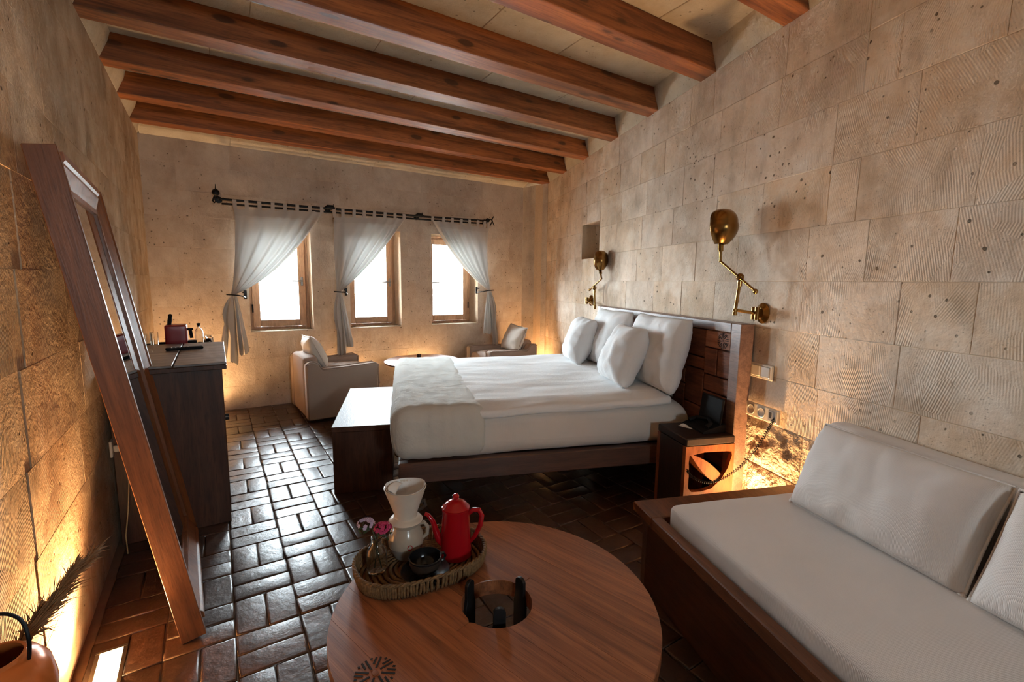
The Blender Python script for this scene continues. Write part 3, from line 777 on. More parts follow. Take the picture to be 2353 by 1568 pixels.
ph = rwthing('desk_phone', 'black desk phone standing on the nightstand against the headboard', 'phone', .125, 4.36, nh)
b = B(); b.box((.03, -.01, .1), (.016, .20, .195), .006, (0, R(-6), 0)); part('upright_panel', b, MT['black'], ph)
b = B(); b.prism([(0, 0), (.15, 0), (.15, .014), (.03, .05), (0, .05)], -.105, .105, lambda a, c, h: (a, h-.01, c), .003); part('base', b, MT['black'], ph)
b = B(); b.tube([(.12, -.09, .034), (.08, -.075, .052), (.05, -.0, .06), (.08, .06, .052), (.12, .075, .034)], [.014, .011, .01, .011, .014], 10); part('handset', b, MT['black'], ph, True)
nt = rwthing('note_paper', 'small white folded note on the nightstand', 'paper', .29, 4.30, nh+.001)
b = B(); b.prism([(-.05, -.045), (.06, -.02), (-.02, .06)], 0, .0015, lambda a, c, h: (a*.6, c, h)); b.prism([(-.05, -.045), (.02, -.033), (-.035, .01)], .0015, .006, lambda a, c, h: (a*.6, c, h)); part('sheet', b, MT['note'], nt)

# coiled cord from the wall plate to the nightstand
cd = rwthing('coiled_cord', 'black coiled phone cord hanging from the socket plate to the nightstand', 'cord', 0, 0)
ctrl = [V((.03, 4.70, .70)), V((.05, 4.69, .64)), V((.09, 4.665, .53)), V((.16, 4.64, .42)), V((.24, 4.60, .335)), V((.32, 4.57, .305)), V((.39, 4.535, .33)), V((.415, 4.52, .37))]
def spl(P, t):
    n = len(P)-1; x = t*n; i = min(int(x), n-1); f = x-i
    p0, p1, p2, p3 = P[max(i-1, 0)], P[i], P[i+1], P[min(i+2, n)]
    return .5*((2*p1)+(p2-p0)*f+(2*p0-5*p1+4*p2-p3)*f*f+(3*p1-p0-3*p2+p3)*f**3)
pts = []; TURN = 62; NP = TURN*8
for i in range(NP+1):
    t = i/NP; p = spl(ctrl, t); d = (spl(ctrl, min(1, t+.005))-spl(ctrl, max(0, t-.005))).normalized()
    u = d.cross(V((0, 1, .3))).normalized(); w = d.cross(u); a = 2*pi*TURN*t; r = .0065 if .04 < t < .97 else .001
    pts.append(p + (u*cos(a)+w*sin(a))*r)
b = B(); b.tube(pts, .0021, 5); part('coil', b, MT['black'], cd, smooth=2)

# wall plates
sw = rwthing('switch_plate', 'ivory double light switch on the right wall above the sockets', 'switch', .004, 4.565, .925)
b = B(); b.bb((0, -.08, -.042), (.014, .08, .042), .004); part('frame', b, MT['ivoryplastic'], sw)
b = B(); b.bb((.01, -.066, -.03), (.02, -.006, .03), .003); part('rocker', b, MT['ivoryplastic'], sw)
b = B(); b.bb((.01, .002, -.03), (.019, .066, .03), .003); part('rocker', b, MT['greyplastic'], sw, label='silver grey rocker')
so = rwthing('socket_plate', 'ivory triple socket plate low on the right wall with the cord', 'socket', .014, 4.605, .70)
b = B(); b.bb((0, -.12, -.04), (.015, .12, .04), .004); part('frame', b, MT['ivoryplastic'], so)
for yy in (-.078, .0):
    b = B(); b.lathe([(.029, .002), (.027, .004), (.023, .003), (.021, -.004), (0, -.004)], 20, mat=basis((.0155, yy, 0), (0, 1, 0), (0, 0, 1))); part('outlet', b, MT['greyplastic'], so, True)
    for q in (-.008, .008):
        b = B(); b.cyl((.0118, yy+q, 0), (.013, yy+q, 0), .003, 8); part('pin_hole', b, MT['hole'], so)
b = B(); b.bb((.014, .05, -.03), (.018, .108, .03), .002); part('phone_jack', b, MT['greyplastic'], so)
b = B(); b.bb((.0175, .06, -.012), (.0195, .075, .02)); part('jack_slot', b, MT['hole'], so)

# ------------------------------------------------------------------ brass wall lamps
def lamp(label, s0, z0, pts, shade_o, gname, rbig=.084, hgt=.185, ctr=True):
    o = rwthing('wall_lamp', label, 'lamp', 0.004, s0, z0, gname)
    L = {k: V((v[0]-.004, v[1]-s0, v[2]-z0)) for k, v in pts.items()}
    b = B(); b.lathe([(0, .022), (.028, .022), (.034, .016), (.044, .010), (.05, .004), (.05, 0), (0, 0)], 28, mat=basis((0, 0, 0), (0, 1, 0), (0, 0, 1)), sy=1.15); part('wall_plate', b, MT['brass'], o, True)
    b = B()
    for q in (-.013, .013): b.cyl((.05, q, -.035), (.05, q, .035), .013, 14)
    b.box((.03, 0, 0), (.03, .03, .05), .004); part('swivel_barrel', b, MT['brassdark'], o, True)
    b = B(); b.tube([V((.05, 0, .0)), L['a']], .0085, 10); part('wall_arm', b, MT['brass'], o, True)
    b = B(); b.tube([L['a']+V((0, 0, -.03)), L['a']+V((0, 0, -.012)), L['a']+V((0, 0, -.0119)), L['j']+V((0, 0, -.03))], [.012, .012, .0095, .0095], 12)
    b.lathe([(.0135, -.006), (.0135, .006)], 12, L['a']); b.lathe([(0, -.022), (.0135, -.02), (.0135, .008), (.0, .012)], 12, L['j']+V((0, 0, -.03))); part('upright', b, MT['brass'], o, True)
    b = B(); b.sphere(L['j'], .021, 18, 12); part('joint', b, MT['brassdark'], o, True)
    b = B(); b.tube([L['c'], L['e']], .0075, 10); b.sphere(L['c'], .014, 12, 8); b.sphere(L['e'], .0095, 10, 8); part('tilting_arm', b, MT['brass'], o, True)
    b = B(); b.tube([L['e'], L['t']], .0085, 10); d = (L['t']-L['e']).normalized()
    b.tube([L['t']-d*.01, L['t']+d*.035], .0155, 14); part('stem', b, MT['brass'], o, True)
    sh = bmesh.new(); N = 26; prof = []
    for i in range(N+1):
        t = i/N; z = hgt*t; prof.append((max(.017, rbig*(sin(pi*min(1, .12+t*.80))**.85 if t < .62 else sin(pi*min(1, .12+.62*.80))**.85*sqrt(max(0, 1-((t-.62)/.385)**2)))), z))
    prof[-1] = (0, hgt)
    ax = V((0, 0, 1)); base = L['t']+d*.03
    tb = B(); tb.lathe(prof, 36, base)
    so_ = V(shade_o).normalized(); cen = base + V((0, 0, hgt*.58))
    bmesh.ops.bisect_plane(tb.bm, geom=tb.bm.verts[:]+tb.bm.edges[:]+tb.bm.faces[:], plane_co=cen+so_*rbig*.42, plane_no=so_, clear_outer=True)
    bmesh.ops.recalc_face_normals(tb.bm, faces=tb.bm.faces[:])
    bmesh.ops.solidify(tb.bm, geom=tb.bm.faces[:], thickness=.0022)
    part('shade', tb, MT['brassdark'], o, smooth=2)
    b = B(); b.sphere(base+V((0, 0, .075)), .026, 14, 10, (1, 1, 1.25)); b.cyl(base, base+V((0, 0, .045)), .014, 12); part('bulb', b, MT['bulb'], o, True)
    return o
lamp('brass swing arm wall lamp with egg shaped shade above the near end of the headboard', 4.53, 1.245,
     dict(a=(.165, 4.505, 1.262), j=(.16, 4.52, 1.442), c=(.15, 4.63, 1.367), e=(.165, 4.355, 1.533), t=(.165, 4.35, 1.60)), (.50, -.86, -.12), 'brass wall lamps', rbig=.088, hgt=.20)
lamp('brass swing arm wall lamp with egg shaped shade beyond the pillows, beside the wall niche', 2.10, 1.215,
     dict(a=(.075, 2.37, 1.17), j=(.075, 2.345, 1.352), c=(.075, 2.225, 1.33), e=(.085, 2.53, 1.442), t=(.08, 2.49, 1.50)), (.45, -.89, .0), 'brass wall lamps', rbig=.075, hgt=.19)

# ------------------------------------------------------------------ sofa
SS = 4.865; SE = 6.75; ZT = .40
sf = rwthing('sofa_platform', 'brown wooden platform sofa base along the right wall', 'sofa', 0, 0)
b = B(); b.bb((.05, SS, ZT-.045), (.925, SS+.16, ZT), .004); part('end_board', b, MT['sofawood'], sf)
b = B(); b.bb((.875, SS+.161, ZT-.05), (.925, SE, ZT), .004); part('front_rail', b, MT['sofawood'], sf)
b = B(); b.bb((.05, SS+.161, ZT-.09), (.874, SE, ZT-.05), .003); part('seat_deck', b, MT['sofawood'], sf)
b = B(); b.bb((.06, SS+.015, 0), (.88, SS+.055, ZT-.0455), .003); part('end_panel', b, MT['walnut_x'], sf)
b = B(); b.bb((.845, SS+.056, 0.0), (.88, SE, ZT-.0905), .003); part('front_panel', b, MT['walnut'], sf)
sc_ = rwthing('seat_cushion', 'long light grey sofa seat cushion on the wooden platform', 'cushion', .485, 5.885, ZT-.0495)
b = B(); b.rbox((-.355, -.84, 0), (.372, .86, .115), .028, 26, puff(.012, 4, 3, .005)); part('upholstery', b, MT['sofafab'], sc_, smooth=2)
bp_ = edge_loop
bc = rwthing('back_cushion', 'thin light grey upholstered back pad standing along the wall behind the sofa pillows', 'cushion', .055, 5.90, ZT-.0495)
b = B(); b.rbox((-.045, -.82, 0), (.060, .85, .45), .03, 20, lambda p, h: p+V((noise.noise(p*5)*.004, 0, noise.noise(p*4)*.004))); part('upholstery', b, MT['sofafab'], bc, smooth=2)
def sofapillow(label, p_bl, p_br, p_top, t, seed):
    bl, br, tp = V(p_bl), V(p_br), V(p_top)
    o = rwthing('sofa_pillow', label, 'pillow', *((bl+br)/2), group='sofa back pillows')
    y = tp-(bl+br)/2; m = basis((0, 0, 0), br-bl, y) @ M.Translation((0, y.length/2, 0))
    w = (br-bl).length; h = y.length
    b = B(); pillow_bm(b, w, h, t, m, n=34, seed=seed, wr=.006, pinch=.018, p=.36); part('cover', b, MT['sofafab'], o, smooth=2)
    b = B(); b.tube(edge_loop(w, h, .018, m, .004), .005, 6, closed=True); part('piping', b, MT['sofafab'], o, smooth=2)
    for sx in (-1, 1):
        b = B(); b.sphere(m @ V((sx*(w/2-.006), -h/2+.006, 0)), .011, 10, 8); part('corner_knot', b, MT['sofafab'], o, True)
    return o
sofapillow('large light grey pillow, the full one facing the room on the sofa', (.325, 5.135, .468), (.315, 5.775, .468), (.165, 5.46, .805), .20, 5)
sofapillow('large light grey pillow at the right edge of the picture on the sofa', (.32, 5.79, .468), (.31, 6.43, .468), (.165, 6.11, .805), .20, 9)

# ------------------------------------------------------------------ armchairs
def armchair(label, loc, rz, Wd, pl_label):
    o = thing('armchair', label, 'armchair', loc, rz, 'slipcovered armchairs by the windows')
    Lg = .70; prof = [(0, .03), (0, .575), (.03, .60), (.075, .605), (.115, .585), (.135, .545), (.16, .525), (.40, .53), (Lg-.03, .545), (Lg, .535), (Lg-.004, .03)]
    for y0, y1 in ((0, .12), (Wd-.12, Wd)):
        b = B(); b.prism(prof, y0, y1, lambda a, c, h: (a, h, c), .012); part('arm', b, MT['chairfab'], o, True)
        b = B()
        for yy in (y0+.004, y1-.004):
            b.tube([(a, yy+noise.noise(V((a*20, yy, 0)))*.003, c+.002+noise.noise(V((a*24, yy*9, 3)))*.006) for a, c in [(0, .577), (.03, .602), (.075, .607), (.115, .587), (.135, .547), (.16, .528), (.25, .530), (.40, .533), (.55, .541), (Lg-.03, .548), (Lg+.004, .53), (Lg+.002, .45), (Lg+.004, .33), (Lg+.002, .2), (Lg, .05)]], .006, 6)
        part('piping', b, MT['chairfab'], o, smooth=2)
    b = B(); b.rbox((0.001, .119, .03), (.14, Wd-.119, .63), .035, 12, lambda p, h: p+V((0, 0, (.02*cos(p.y*5)+noise.noise(p*9)*.008) if p.z > 0 else 0))); part('back', b, MT['chairfab'], o, smooth=2)
    b = B(); b.rbox((.139, .119, .03), (Lg-.01, Wd-.119, .33), .02, 8); part('seat_base', b, MT['chairfab'], o, smooth=2)
    b = B(); b.rbox((.14, .123, .331), (Lg+.0, Wd-.123, .47), .04, 12, puff(.04, 5, 2)); part('seat_cushion', b, MT['chairfab'], o, smooth=2)
    for x in (.05, Lg-.06):
        for y in (.05, Wd-.09):
            b = B(); b.bb((x, y, 0), (x+.03, y+.03, .032)); part('foot', b, MT['walnut'], o)
    # tie knot on the front edge
    b = B(); b.sphere((Lg+.022, .06, .335), .018, 10, 8, (.8, 1.3, 1)); b.sphere((Lg+.02, .03, .33), .012, 8, 6); part('tie_knot', b, MT['chairfab'], o, True)
    q = thing('throw_pillow', pl_label, 'pillow', V(loc) + M.Rotation(rz, 4, 'Z') @ V((.24, Wd*.52, .50)), rz, 'cream pillows on the armchairs')
    m = basis((0, 0, 0), (0, -1, 0), (-sin(R(24)), 0, cos(R(24)))) @ M.Rotation(R(4), 4, 'Z') @ M.Translation((0, .165, 0))
    b = B(); pillow_bm(b, .42, .36, .17, m, seed=11, wr=.008, pinch=.04, p=.4); part('cover', b, MT['cream'], q, smooth=2)
    b = B(); b.tube(edge_loop(.43, .37, .04, m, .004), .006, 6, closed=True); part('piping', b, MT['cream'], q, smooth=2)
    return o
armchair('taupe slipcovered armchair with its back and side to the viewer, left of the bed', (.689, 4.735, 0), R(3.3), .79, 'cream pillow with piped edge in the left armchair')
armchair('taupe slipcovered armchair partly hidden beyond the bed, in the far right corner', (3.50, 5.54, 0), R(180), .66, 'cream pillow with piped edge in the far right armchair')

t2 = thing('side_table', 'small round wooden table between the two armchairs under the windows', 'table', (1.95, 4.95, 0))
b = B(); b.lathe([(0, .505), (.415, .505), (.43, .498), (.43, .482), (.40, .47), (0, .47)], 40); part('top', b, MT['tablewood'], t2, True)
b = B(); b.lathe([(.0, .012), (.17, .012), (.17, 0), (0, 0)], 24); b.lathe([(.05, .012), (.035, .05), (.035, .47)], 16); part('pedestal', b, MT['blacksteel'], t2, True)
kn = thing('candle_cup', 'tiny dark cup on the small round table', 'cup', (1.98, 5.15, .506))
b = B(); b.lathe([(0, .004), (.02, .004), (.022, .035), (.025, .035), (.024, 0), (0, 0)], 16); part('body', b, MT['brownware'], kn, True)
# ------------------------------------------------------------------ leaning mirror
mi = thing('floor_mirror', 'tall mirror in a wide brown wooden frame leaning on the left wall', 'mirror', (-.187, 2.036, .001), 0)
mi.rotation_euler = (0, R(-9.0), .05)
ML, MH, FW, FD = 1.02, 1.816, .115, .08
prof = [(0, 0), (0, FD), (.026, FD), (.034, FD-.008), (.044, FD-.008), (.094, .052), (FW, .05), (FW, 0)]
b = B(); b.prism(prof, 0, MH, lambda a, c, h: (c, a, h), .002); part('stile', b, MT['mirrorwood'], mi)
b = B(); b.prism(prof, 0, MH, lambda a, c, h: (c, ML-a, h), .002); part('stile', b, MT['mirrorwood'], mi)
b = B(); b.prism(prof, FW*.99, ML-FW*.99, lambda a, c, h: (c-.0008, h, MH-a-.0005), .0); part('top_rail', b, MT['mirrorwood'], mi)
b = B(); b.prism(prof, FW*.99, ML-FW*.99, lambda a, c, h: (c-.0008, h, a+.0005), .0); part('bottom_rail', b, MT['mirrorwood'], mi)
b = B(); b.bb((.036, FW-.006, FW-.006), (.042, ML-FW+.006, MH-FW+.006)); part('looking_glass', b, MT['mirror'], mi)
b = B(); b.bb((.004, FW-.006, FW-.006), (.035, ML-FW+.006, MH-FW+.006)); part('backing_board', b, MT['walnut'], mi)

# ------------------------------------------------------------------ cabinet and what stands on it
ck = thing('cabinet', 'tall dark wooden cabinet with a rough plank top against the left wall', 'cabinet', (-.235, 3.49, 0))
def topfn(p, h): return p+V((0, 0, noise.noise(V((p.x*30, p.y*6, 3)))*.0012 if p.z > 0 else 0))
b = B(); b.rbox((-.262, -.5, .927), (.016, .495, .94), .003, 30, topfn); part('top_board', b, MT['greywood'], ck)
b = B(); b.rbox((.024, -.5, .927), (.262, .495, .94), .003, 30, topfn); part('top_board', b, MT['greywood'], ck)
b = B(); b.bb((-.262, -.5, .90), (.262, .495, .9268), .003); part('shaded_edge_slab', b, MT['walnut_z'], ck)  # dark slab paints the shade along the edge of the top
b = B(); b.bb((-.255, -.475, 0), (.237, -.44, .8995), .002); part('side_panel', b, MT['walnut_z'], ck)
b = B(); b.bb((-.255, .44, 0), (.237, .475, .8995), .002); part('side_panel', b, MT['walnut_z'], ck)
b = B(); b.bb((-.255, -.4395, 0), (-.23, .4395, .8995)); part('back_panel', b, MT['walnut_z'], ck)
b = B(); b.bb((-.2295, -.4395, .06), (.215, .4395, .09)); part('bottom_board', b, MT['walnut'], ck)
for a, c in ((-.438, -.002), (.002, .438)):
    d = link('door', None, ck); b = B(); b.bb((.216, a, .04), (.24, c, .895), .003); part('door_panel', b, MT['walnut_z'], d)
    b = B(); b.cyl((.24, -.04 if a < -.1 else .04, .5), (.262, -.04 if a < -.1 else .04, .5), .01, 10); part('knob', b, MT['iron'], d, True)
lc = thing('low_cabinet', 'lower dark wooden counter behind the tall cabinet by the left wall', 'cabinet', (-.27, 4.17, 0))
b = B(); b.bb((-.235, -.17, .875), (.24, .17, .90), .004); part('top', b, MT['walnut_x'], lc)
b = B(); b.bb((-.23, -.165, 0), (.235, .165, .8745), .003); part('body', b, MT['walnut'], lc)
rm = thing('tv_remote', 'slim black remote control lying on the cabinet top', 'remote control', (-.19, 3.62, .942), R(8))
b = B(); b.rbox((-.10, -.022, 0), (.10, .022, .018), .008, 4); part('body', b, MT['black'], rm, True)
for i in range(5):
    b = B()
    for j in (-.009, 0, .009): b.lathe([(0, .0195), (.0035, .019), (.004, .0175)], 8, (-.07+i*.022, j, 0))
    part('button', b, MT['greyplastic'], rm)
tr = thing('amenity_tray', 'flat black tray on the low counter behind the cabinet', 'tray', (-.265, 4.19, .901))
b = B(); b.bb((-.20, -.12, 0), (.225, .12, .006), .002)
for s in (((-.20, -.12), (.225, -.112)), ((-.20, .112), (.225, .12)), ((-.20, -.112), (-.192, .112)), ((.217, -.112), (.225, .112))): b.bb((*s[0], .006), (*s[1], .02), .002)
part('tray_body', b, MT['black'], tr)
cm = thing('coffee_machine', 'dark red coffee machine with black lever standing on the black tray', 'coffee machine', (-.262, 4.20, .908))
b = B(); b.rbox((-.066, -.075, 0), (.066, .075, .15), .012, 4); part('body', b, MT['redbox'], cm, True)
b = B(); b.bb((.03, -.05, .108), (.105, -.03, .124), .004); b.cyl((.085, -.04, .116), (.092, -.04, .05), .011, 10); part('brew_head', b, MT['black'], cm, True)
b = B(); b.rbox((.0665, -.05, .001), (.12, .03, .03), .004, 3); part('drip_tray', b, MT['black'], cm, True)
b = B(); b.tube([(-.04, .0, .145), (-.035, .0, .18), (-.03, .0, .215)], [.012, .014, .011], 12); b.sphere((-.03, 0, .215), .014, 12, 8); part('lever', b, MT['black'], cm, True)
bo = thing('glass_bottle', 'small clear glass bottle with dark stopper on the tray right of the red machine', 'bottle', (-.125, 4.21, .908))
b = B(); b.lathe([(0, 0), (.026, 0), (.028, .006), (.028, .085), (.022, .105), (.011, .118), (.011, .134), (.008, .134), (.008, .116), (.019, .102), (.0255, .084), (.0255, .008), (0, .006)], 24); part('body', b, MT['glass'], bo, True)
b = B(); b.lathe([(0, .128), (.0078, .128), (.0082, .140), (.012, .143), (.012, .153), (0, .156)], 14); part('stopper', b, MT['black'], bo, True)
def tumbler(lbl, x, y, z, r, h, up=True):
    o = thing('drinking_glass', lbl, 'glass', (x, y, z), 0, 'clear glasses on the tray')
    s = 1 if up else -1; z0 = 0 if up else h
    b = B(); b.lathe([(a, z0+s*c) for a, c in [(0, 0), (r*.86, 0), (r*.9, .003), (r, h), (r-.0022, h), (r*.9-.003, .008), (0, .008)]], 22); part('body', b, MT['glass'], o, True); return o
tumbler('upturned clear glass at the right end of the tray', -.062, 4.16, .908, .028, .052, False)
tumbler('second upturned clear glass behind the first at the right end of the tray', -.07, 4.25, .908, .028, .052, False)
tumbler('tall clear glass left of the red coffee machine', -.395, 4.19, .908, .026, .10)
tumbler('short clear glass left of the red coffee machine, next to the wall', -.43, 4.25, .908, .026, .085)

# ------------------------------------------------------------------ left wall socket and cable
os_ = thing('wall_socket', 'ivory socket plate with plug on the left wall behind the mirror', 'socket', (-.498, 3.02, .535))
b = B(); b.bb((0, -.045, -.042), (.012, .045, .042), .003); part('plate', b, MT['ivoryplastic'], os_)
b = B(); b.bb((.012, -.022, -.022), (.04, .022, .012), .004); part('plug', b, MT['ivoryplastic'], os_)
cb = thing('power_cable', 'thin beige cable hanging from the left wall socket behind the mirror', 'cable', (0, 0, 0))
b = B(); b.tube([(-.458, 3.02, .52), (-.44, 2.99, .47), (-.43, 2.95, .36), (-.44, 2.92, .22), (-.455, 2.9, .10), (-.45, 2.88, .012)], .0032, 6); part('cord', b, MT['cable'], cb, smooth=2)

# ------------------------------------------------------------------ floor uplights
def uplight(label, x, y, rz, aim, power, L=.24, W=.095, cone=120, emit_=True):
    o = thing('floor_uplight', label, 'light', (x, y, .001), rz, 'recessed floor uplights')
    b = B(); f = .014
    b.bb((-W/2, -L/2, 0), (W/2, -L/2+f, .006), .001); b.bb((-W/2, L/2-f, 0), (W/2, L/2, .006), .001); b.bb((-W/2, -L/2+f, 0), (-W/2+f, L/2-f, .006), .001); b.bb((W/2-f, -L/2+f, 0), (W/2, L/2-f, .006), .001)
    part('frame', b, MT['steel'], o)
    b = B(); b.bb((-W/2+f, -L/2+f, 0), (W/2-f, L/2-f, .003)); part('glass', b, MT['lampglow'], o, label='glowing warm lamp glass')
    c = V((x, y, .03)); spot(c, c+V(aim), power, cone)
    return o
uplight('glowing floor uplight by the left wall in front of the mirror', -.405, 2.03, .02, (-.10, .0, 1), 95)
uplight('glowing floor uplight between the cabinet and the far left corner', -.38, 5.3, .02, (-.05, .1, 1), 24)
uplight('glowing floor uplight behind the low counter near the window wall', -.22, 5.5, pi/2, (.45, .12, 1), 16)
uplight('glowing floor uplight behind the left armchair below the middle window', 1.30, 5.57, pi/2, (0, .05, 1), 22)
uplight('glowing floor uplight behind the round side table', 2.18, 5.57, pi/2, (0, .05, 1), 22)
uplight('glowing floor uplight in the far right corner behind the armchair', 3.70, 5.12, pi/2, (.12, .06, 1), 26)
q = RW(.11, 4.69, 0)
uplight('glowing floor uplight between the nightstand and the sofa', q.x, q.y, RWROT, DN*-.10+V((0, 0, 1)), 48)

# ------------------------------------------------------------------ curtains
YC = 5.60; RODZ = 2.19
rod = thing('curtain_rod', 'black wrought iron double curtain rod with scroll ends over the three windows', 'curtain rod', (0, YC, RODZ))
b = B(); b.tube([(.10, 0, -.005), (1.1, 0, -.003), (2.2, 0, .004), (3.14, 0, .022)], .0125, 10); part('front_bar', b, MT['iron'], rod, True)
b = B(); b.tube([(.10, .045, -.042), (1.1, .045, -.035), (2.2, .045, -.026), (3.14, .045, -.01)], .010, 8); part('rear_bar', b, MT['iron'], rod, True)
b = B(); b.sphere((.055, -.01, .055), .034, 16, 10, (1, .7, 1)); b.tube([(.055, -.01, .08), (.055, -.01, .135)], [.006, .002], 8)
b.tube([(.10, 0, -.005), (.08, 0, .0), (.06, -.0, .03), (.05, 0, .03), (.035, 0, .0), (.025, 0, -.03), (.04, 0, -.045), (.05, 0, -.03)], .0075, 8); part('finial', b, MT['iron'], rod, True)
b = B(); b.sphere((3.15, 0, .03), .03, 14, 10); b.tube([(3.17, 0, .03), (3.20, -.01, .05), (3.215, -.01, .02), (3.20, 0, -.02), (3.19, 0, -.035)], .007, 8)
b.tube([(3.18, 0, .05), (3.22, 0, .045), (3.235, 0, .075), (3.25, 0, .09)], .007, 8); b.tube([(3.22, 0, .04), (3.235, 0, .0), (3.255, 0, -.03)], .007, 8); part('finial', b, MT['iron'], rod, True)
for x, dz in ((.075, 0), (1.125, 0), (2.18, .003), (3.16, .02)):
    b = B(); b.tube([(x, .1, dz), (x, .03, dz), (x, 0, dz)], .008, 8); b.lathe([(0, .006), (.03, .006), (.035, 0), (0, 0)], 14, mat=basis((x, .1035, dz), (1, 0, 0), (0, 0, 1)))
    if 1 < x < 3:
        b.tube([(x-.05, 0, dz), (x-.02, -.004, dz+.012), (x+.03, -.004, dz+.012), (x+.06, 0, dz)], [.011, .026, .026, .011], 12); b.tube([(x+.04, 0, dz+.02), (x+.045, 0, dz+.05)], [.006, .003], 6)
    part('bracket', b, MT['iron'], rod, True)

def curtain(label, T0, T1, tie, c0, c1, tails, seed, tabs, flip=False):
    """T0/T1: top corners of the cloth (x,z), T0 on the tie side; tie point; c0/c1 bezier controls; tails: bottom hem points"""
    o = thing('curtain', label, 'curtain', (0, YC, 0), 0, 'sheer tab top curtains')
    T0, T1, tie, c0, c1 = [V((a, 0, z)) for a, z in (T0, T1, tie, c0, c1)]
    hw = .045
    def top(u): return T0.lerp(T1, u) + V((0, 0, -.012*abs(sin(u*len(tabs)*pi)) if 0 < u < 1 else 0))
    def P(u): return tie + V(((u-.5)*hw*(1 if T1.x > T0.x else -1), 0, (u-.5)*.02))
    def cloth(u, v):
        C = c0.lerp(c1, u**1.15); a, c = top(u), P(u)
        p = a*(1-v)**2 + C*2*v*(1-v) + c*v*v
        amp = .010 + .016*sin(pi*min(1, v*1.15))*(.35+.65*u); fold = sin(2*pi*(3.2*u + 2.6*u**3 + .25*sin(3*u+seed)) + 1.2*v)
        fold2 = sin(2*pi*(9*u)+seed+2*v)*.16
        d = (fold+fold2)*amp*(1-v*.45) * min(1, v*6+.25)
        return V((p.x + .006*fold*v, p.y - .012 - d - .035*v*v + .0, p.z))
    b = B(); b.grid(cloth, 110, 56); part('cloth', b, MT['sheer'], o, smooth=2)
    band = B(); band.grid(lambda u, v: (lambda q: V((q.x, q.y-.0025, q.z)))(cloth(u, v*.065)), 90, 4); part('heading_band', band, MT['sheer_hem'], o, smooth=2)
    for u in tabs:
        q = cloth(u, 0.004); b = B(); w = .021
        n = 12
        def tab(i, j, q=q):
            a = i*2*pi; zz = RODZ-.003+ (q.x-1.6)*.006
            top_ = zz+.012
            if i < .42: z = q.z + (top_-q.z)*(i/.42); y = q.y + (-.013-q.y)*(i/.42)
            elif i < .58: k = (i-.42)/.16*pi; z = top_+.006*sin(k); y = -.013*cos(k)
            else: z = top_ + (q.z-top_)*((i-.58)/.42); y = .013 + (q.y+.004-.013)*((i-.58)/.42)
            return V((q.x + (j-.5)*w*2*.85 + .006*noise.noise(V((u*9, i*2, seed))), y, z))
        b.grid(tab, 24, 2); part('tab', b, MT['sheer_hem'], o, smooth=2)
    def tail(u, v):
        a = P(u); n = len(tails)-1; x = u*n; i = min(int(x), n-1); f = x-i
        bx = tails[i][0]*(1-f)+tails[i+1][0]*f; bz = tails[i][1]*(1-f)+tails[i+1][1]*f
        k = v**.8
        px_ = a.x + (bx-a.x)*k; pz_ = a.z + (bz-a.z)*v
        blow = .035*sin(pi*min(1, v*1.6))*(-1 if u < .3 else .2)*(1 if T1.x > T0.x else -1)
        fold = sin(2*pi*(3.6*u)+seed)+.35*sin(2*pi*8.5*u+1)
        return V((px_+blow*(1-u), -.055 - .03*k*fold - .02*v, pz_ + .012*sin(2*pi*4*u)*v))
    b = B(); b.grid(tail, 60, 30); part('tail', b, MT['sheer'], o, smooth=2)
    # iron holdback hook
    h = thing('curtain_holdback', 'black iron holdback hook ' + label.split(', over ')[1].replace('the ', 'beside the ', 1), 'holdback', (tie.x, YC, tie.z), 0, 'iron curtain holdbacks')
    sx = 1 if T1.x > T0.x else -1
    b = B(); b.tube([(sx*.115, .10, -.03), (sx*.11, .03, -.03), (sx*.085, -.05, -.018), (sx*.04, -.092, -.005), (-sx*.03, -.098, .0), (-sx*.06, -.085, .002)], .0065, 8)
    b.tube([(sx*.10, .1, .02), (sx*.09, .07, .02)], .008, 8); b.box((sx*.112, .099, -.005), (.03, .008, .09), .003); part('hook', b, MT['iron'], h, True)
    return o
curtain('sheer curtain tied to the left, over the left window', (.205, 2.105), (1.06, 2.15), (.15, 1.235), (.20, 1.62), (.62, 1.42), [(.02, .78), (.06, .56), (.15, .51), (.17, .62), (.21, .60), (.265, .655)], 1.3, (.01, .13, .27, .41, .55, .69, .84, .98))
curtain('sheer curtain tied to the left, over the middle window', (1.165, 2.105), (2.0, 2.155), (1.185, 1.265), (1.14, 1.66), (1.60, 1.56), [(1.13, .56), (1.17, .44), (1.22, .42), (1.24, .66), (1.28, .62), (1.33, .64)], 2.1, (.01, .12, .27, .41, .55, .70, .85, .98))
curtain('sheer curtain tied to the right, over the right window', (3.165, 2.12), (2.335, 2.165), (3.15, 1.285), (3.12, 1.70), (2.72, 1.56), [(3.29, .62), (3.27, .50), (3.20, .50), (3.19, .70), (3.12, .68), (3.035, .71)], 3.7, (.01, .08, .2, .35, .5, .65, .8, .98), True)

# ------------------------------------------------------------------ coffee table
TZ = .40; TC = V((.690, 1.155, 0)); TR = .497; HR = .111
tb = thing('coffee_table', 'large round red-brown wooden coffee table with a round hole in its middle', 'table', TC)
planks = B(); N = 96
ang0 = R(-74)   # plank direction
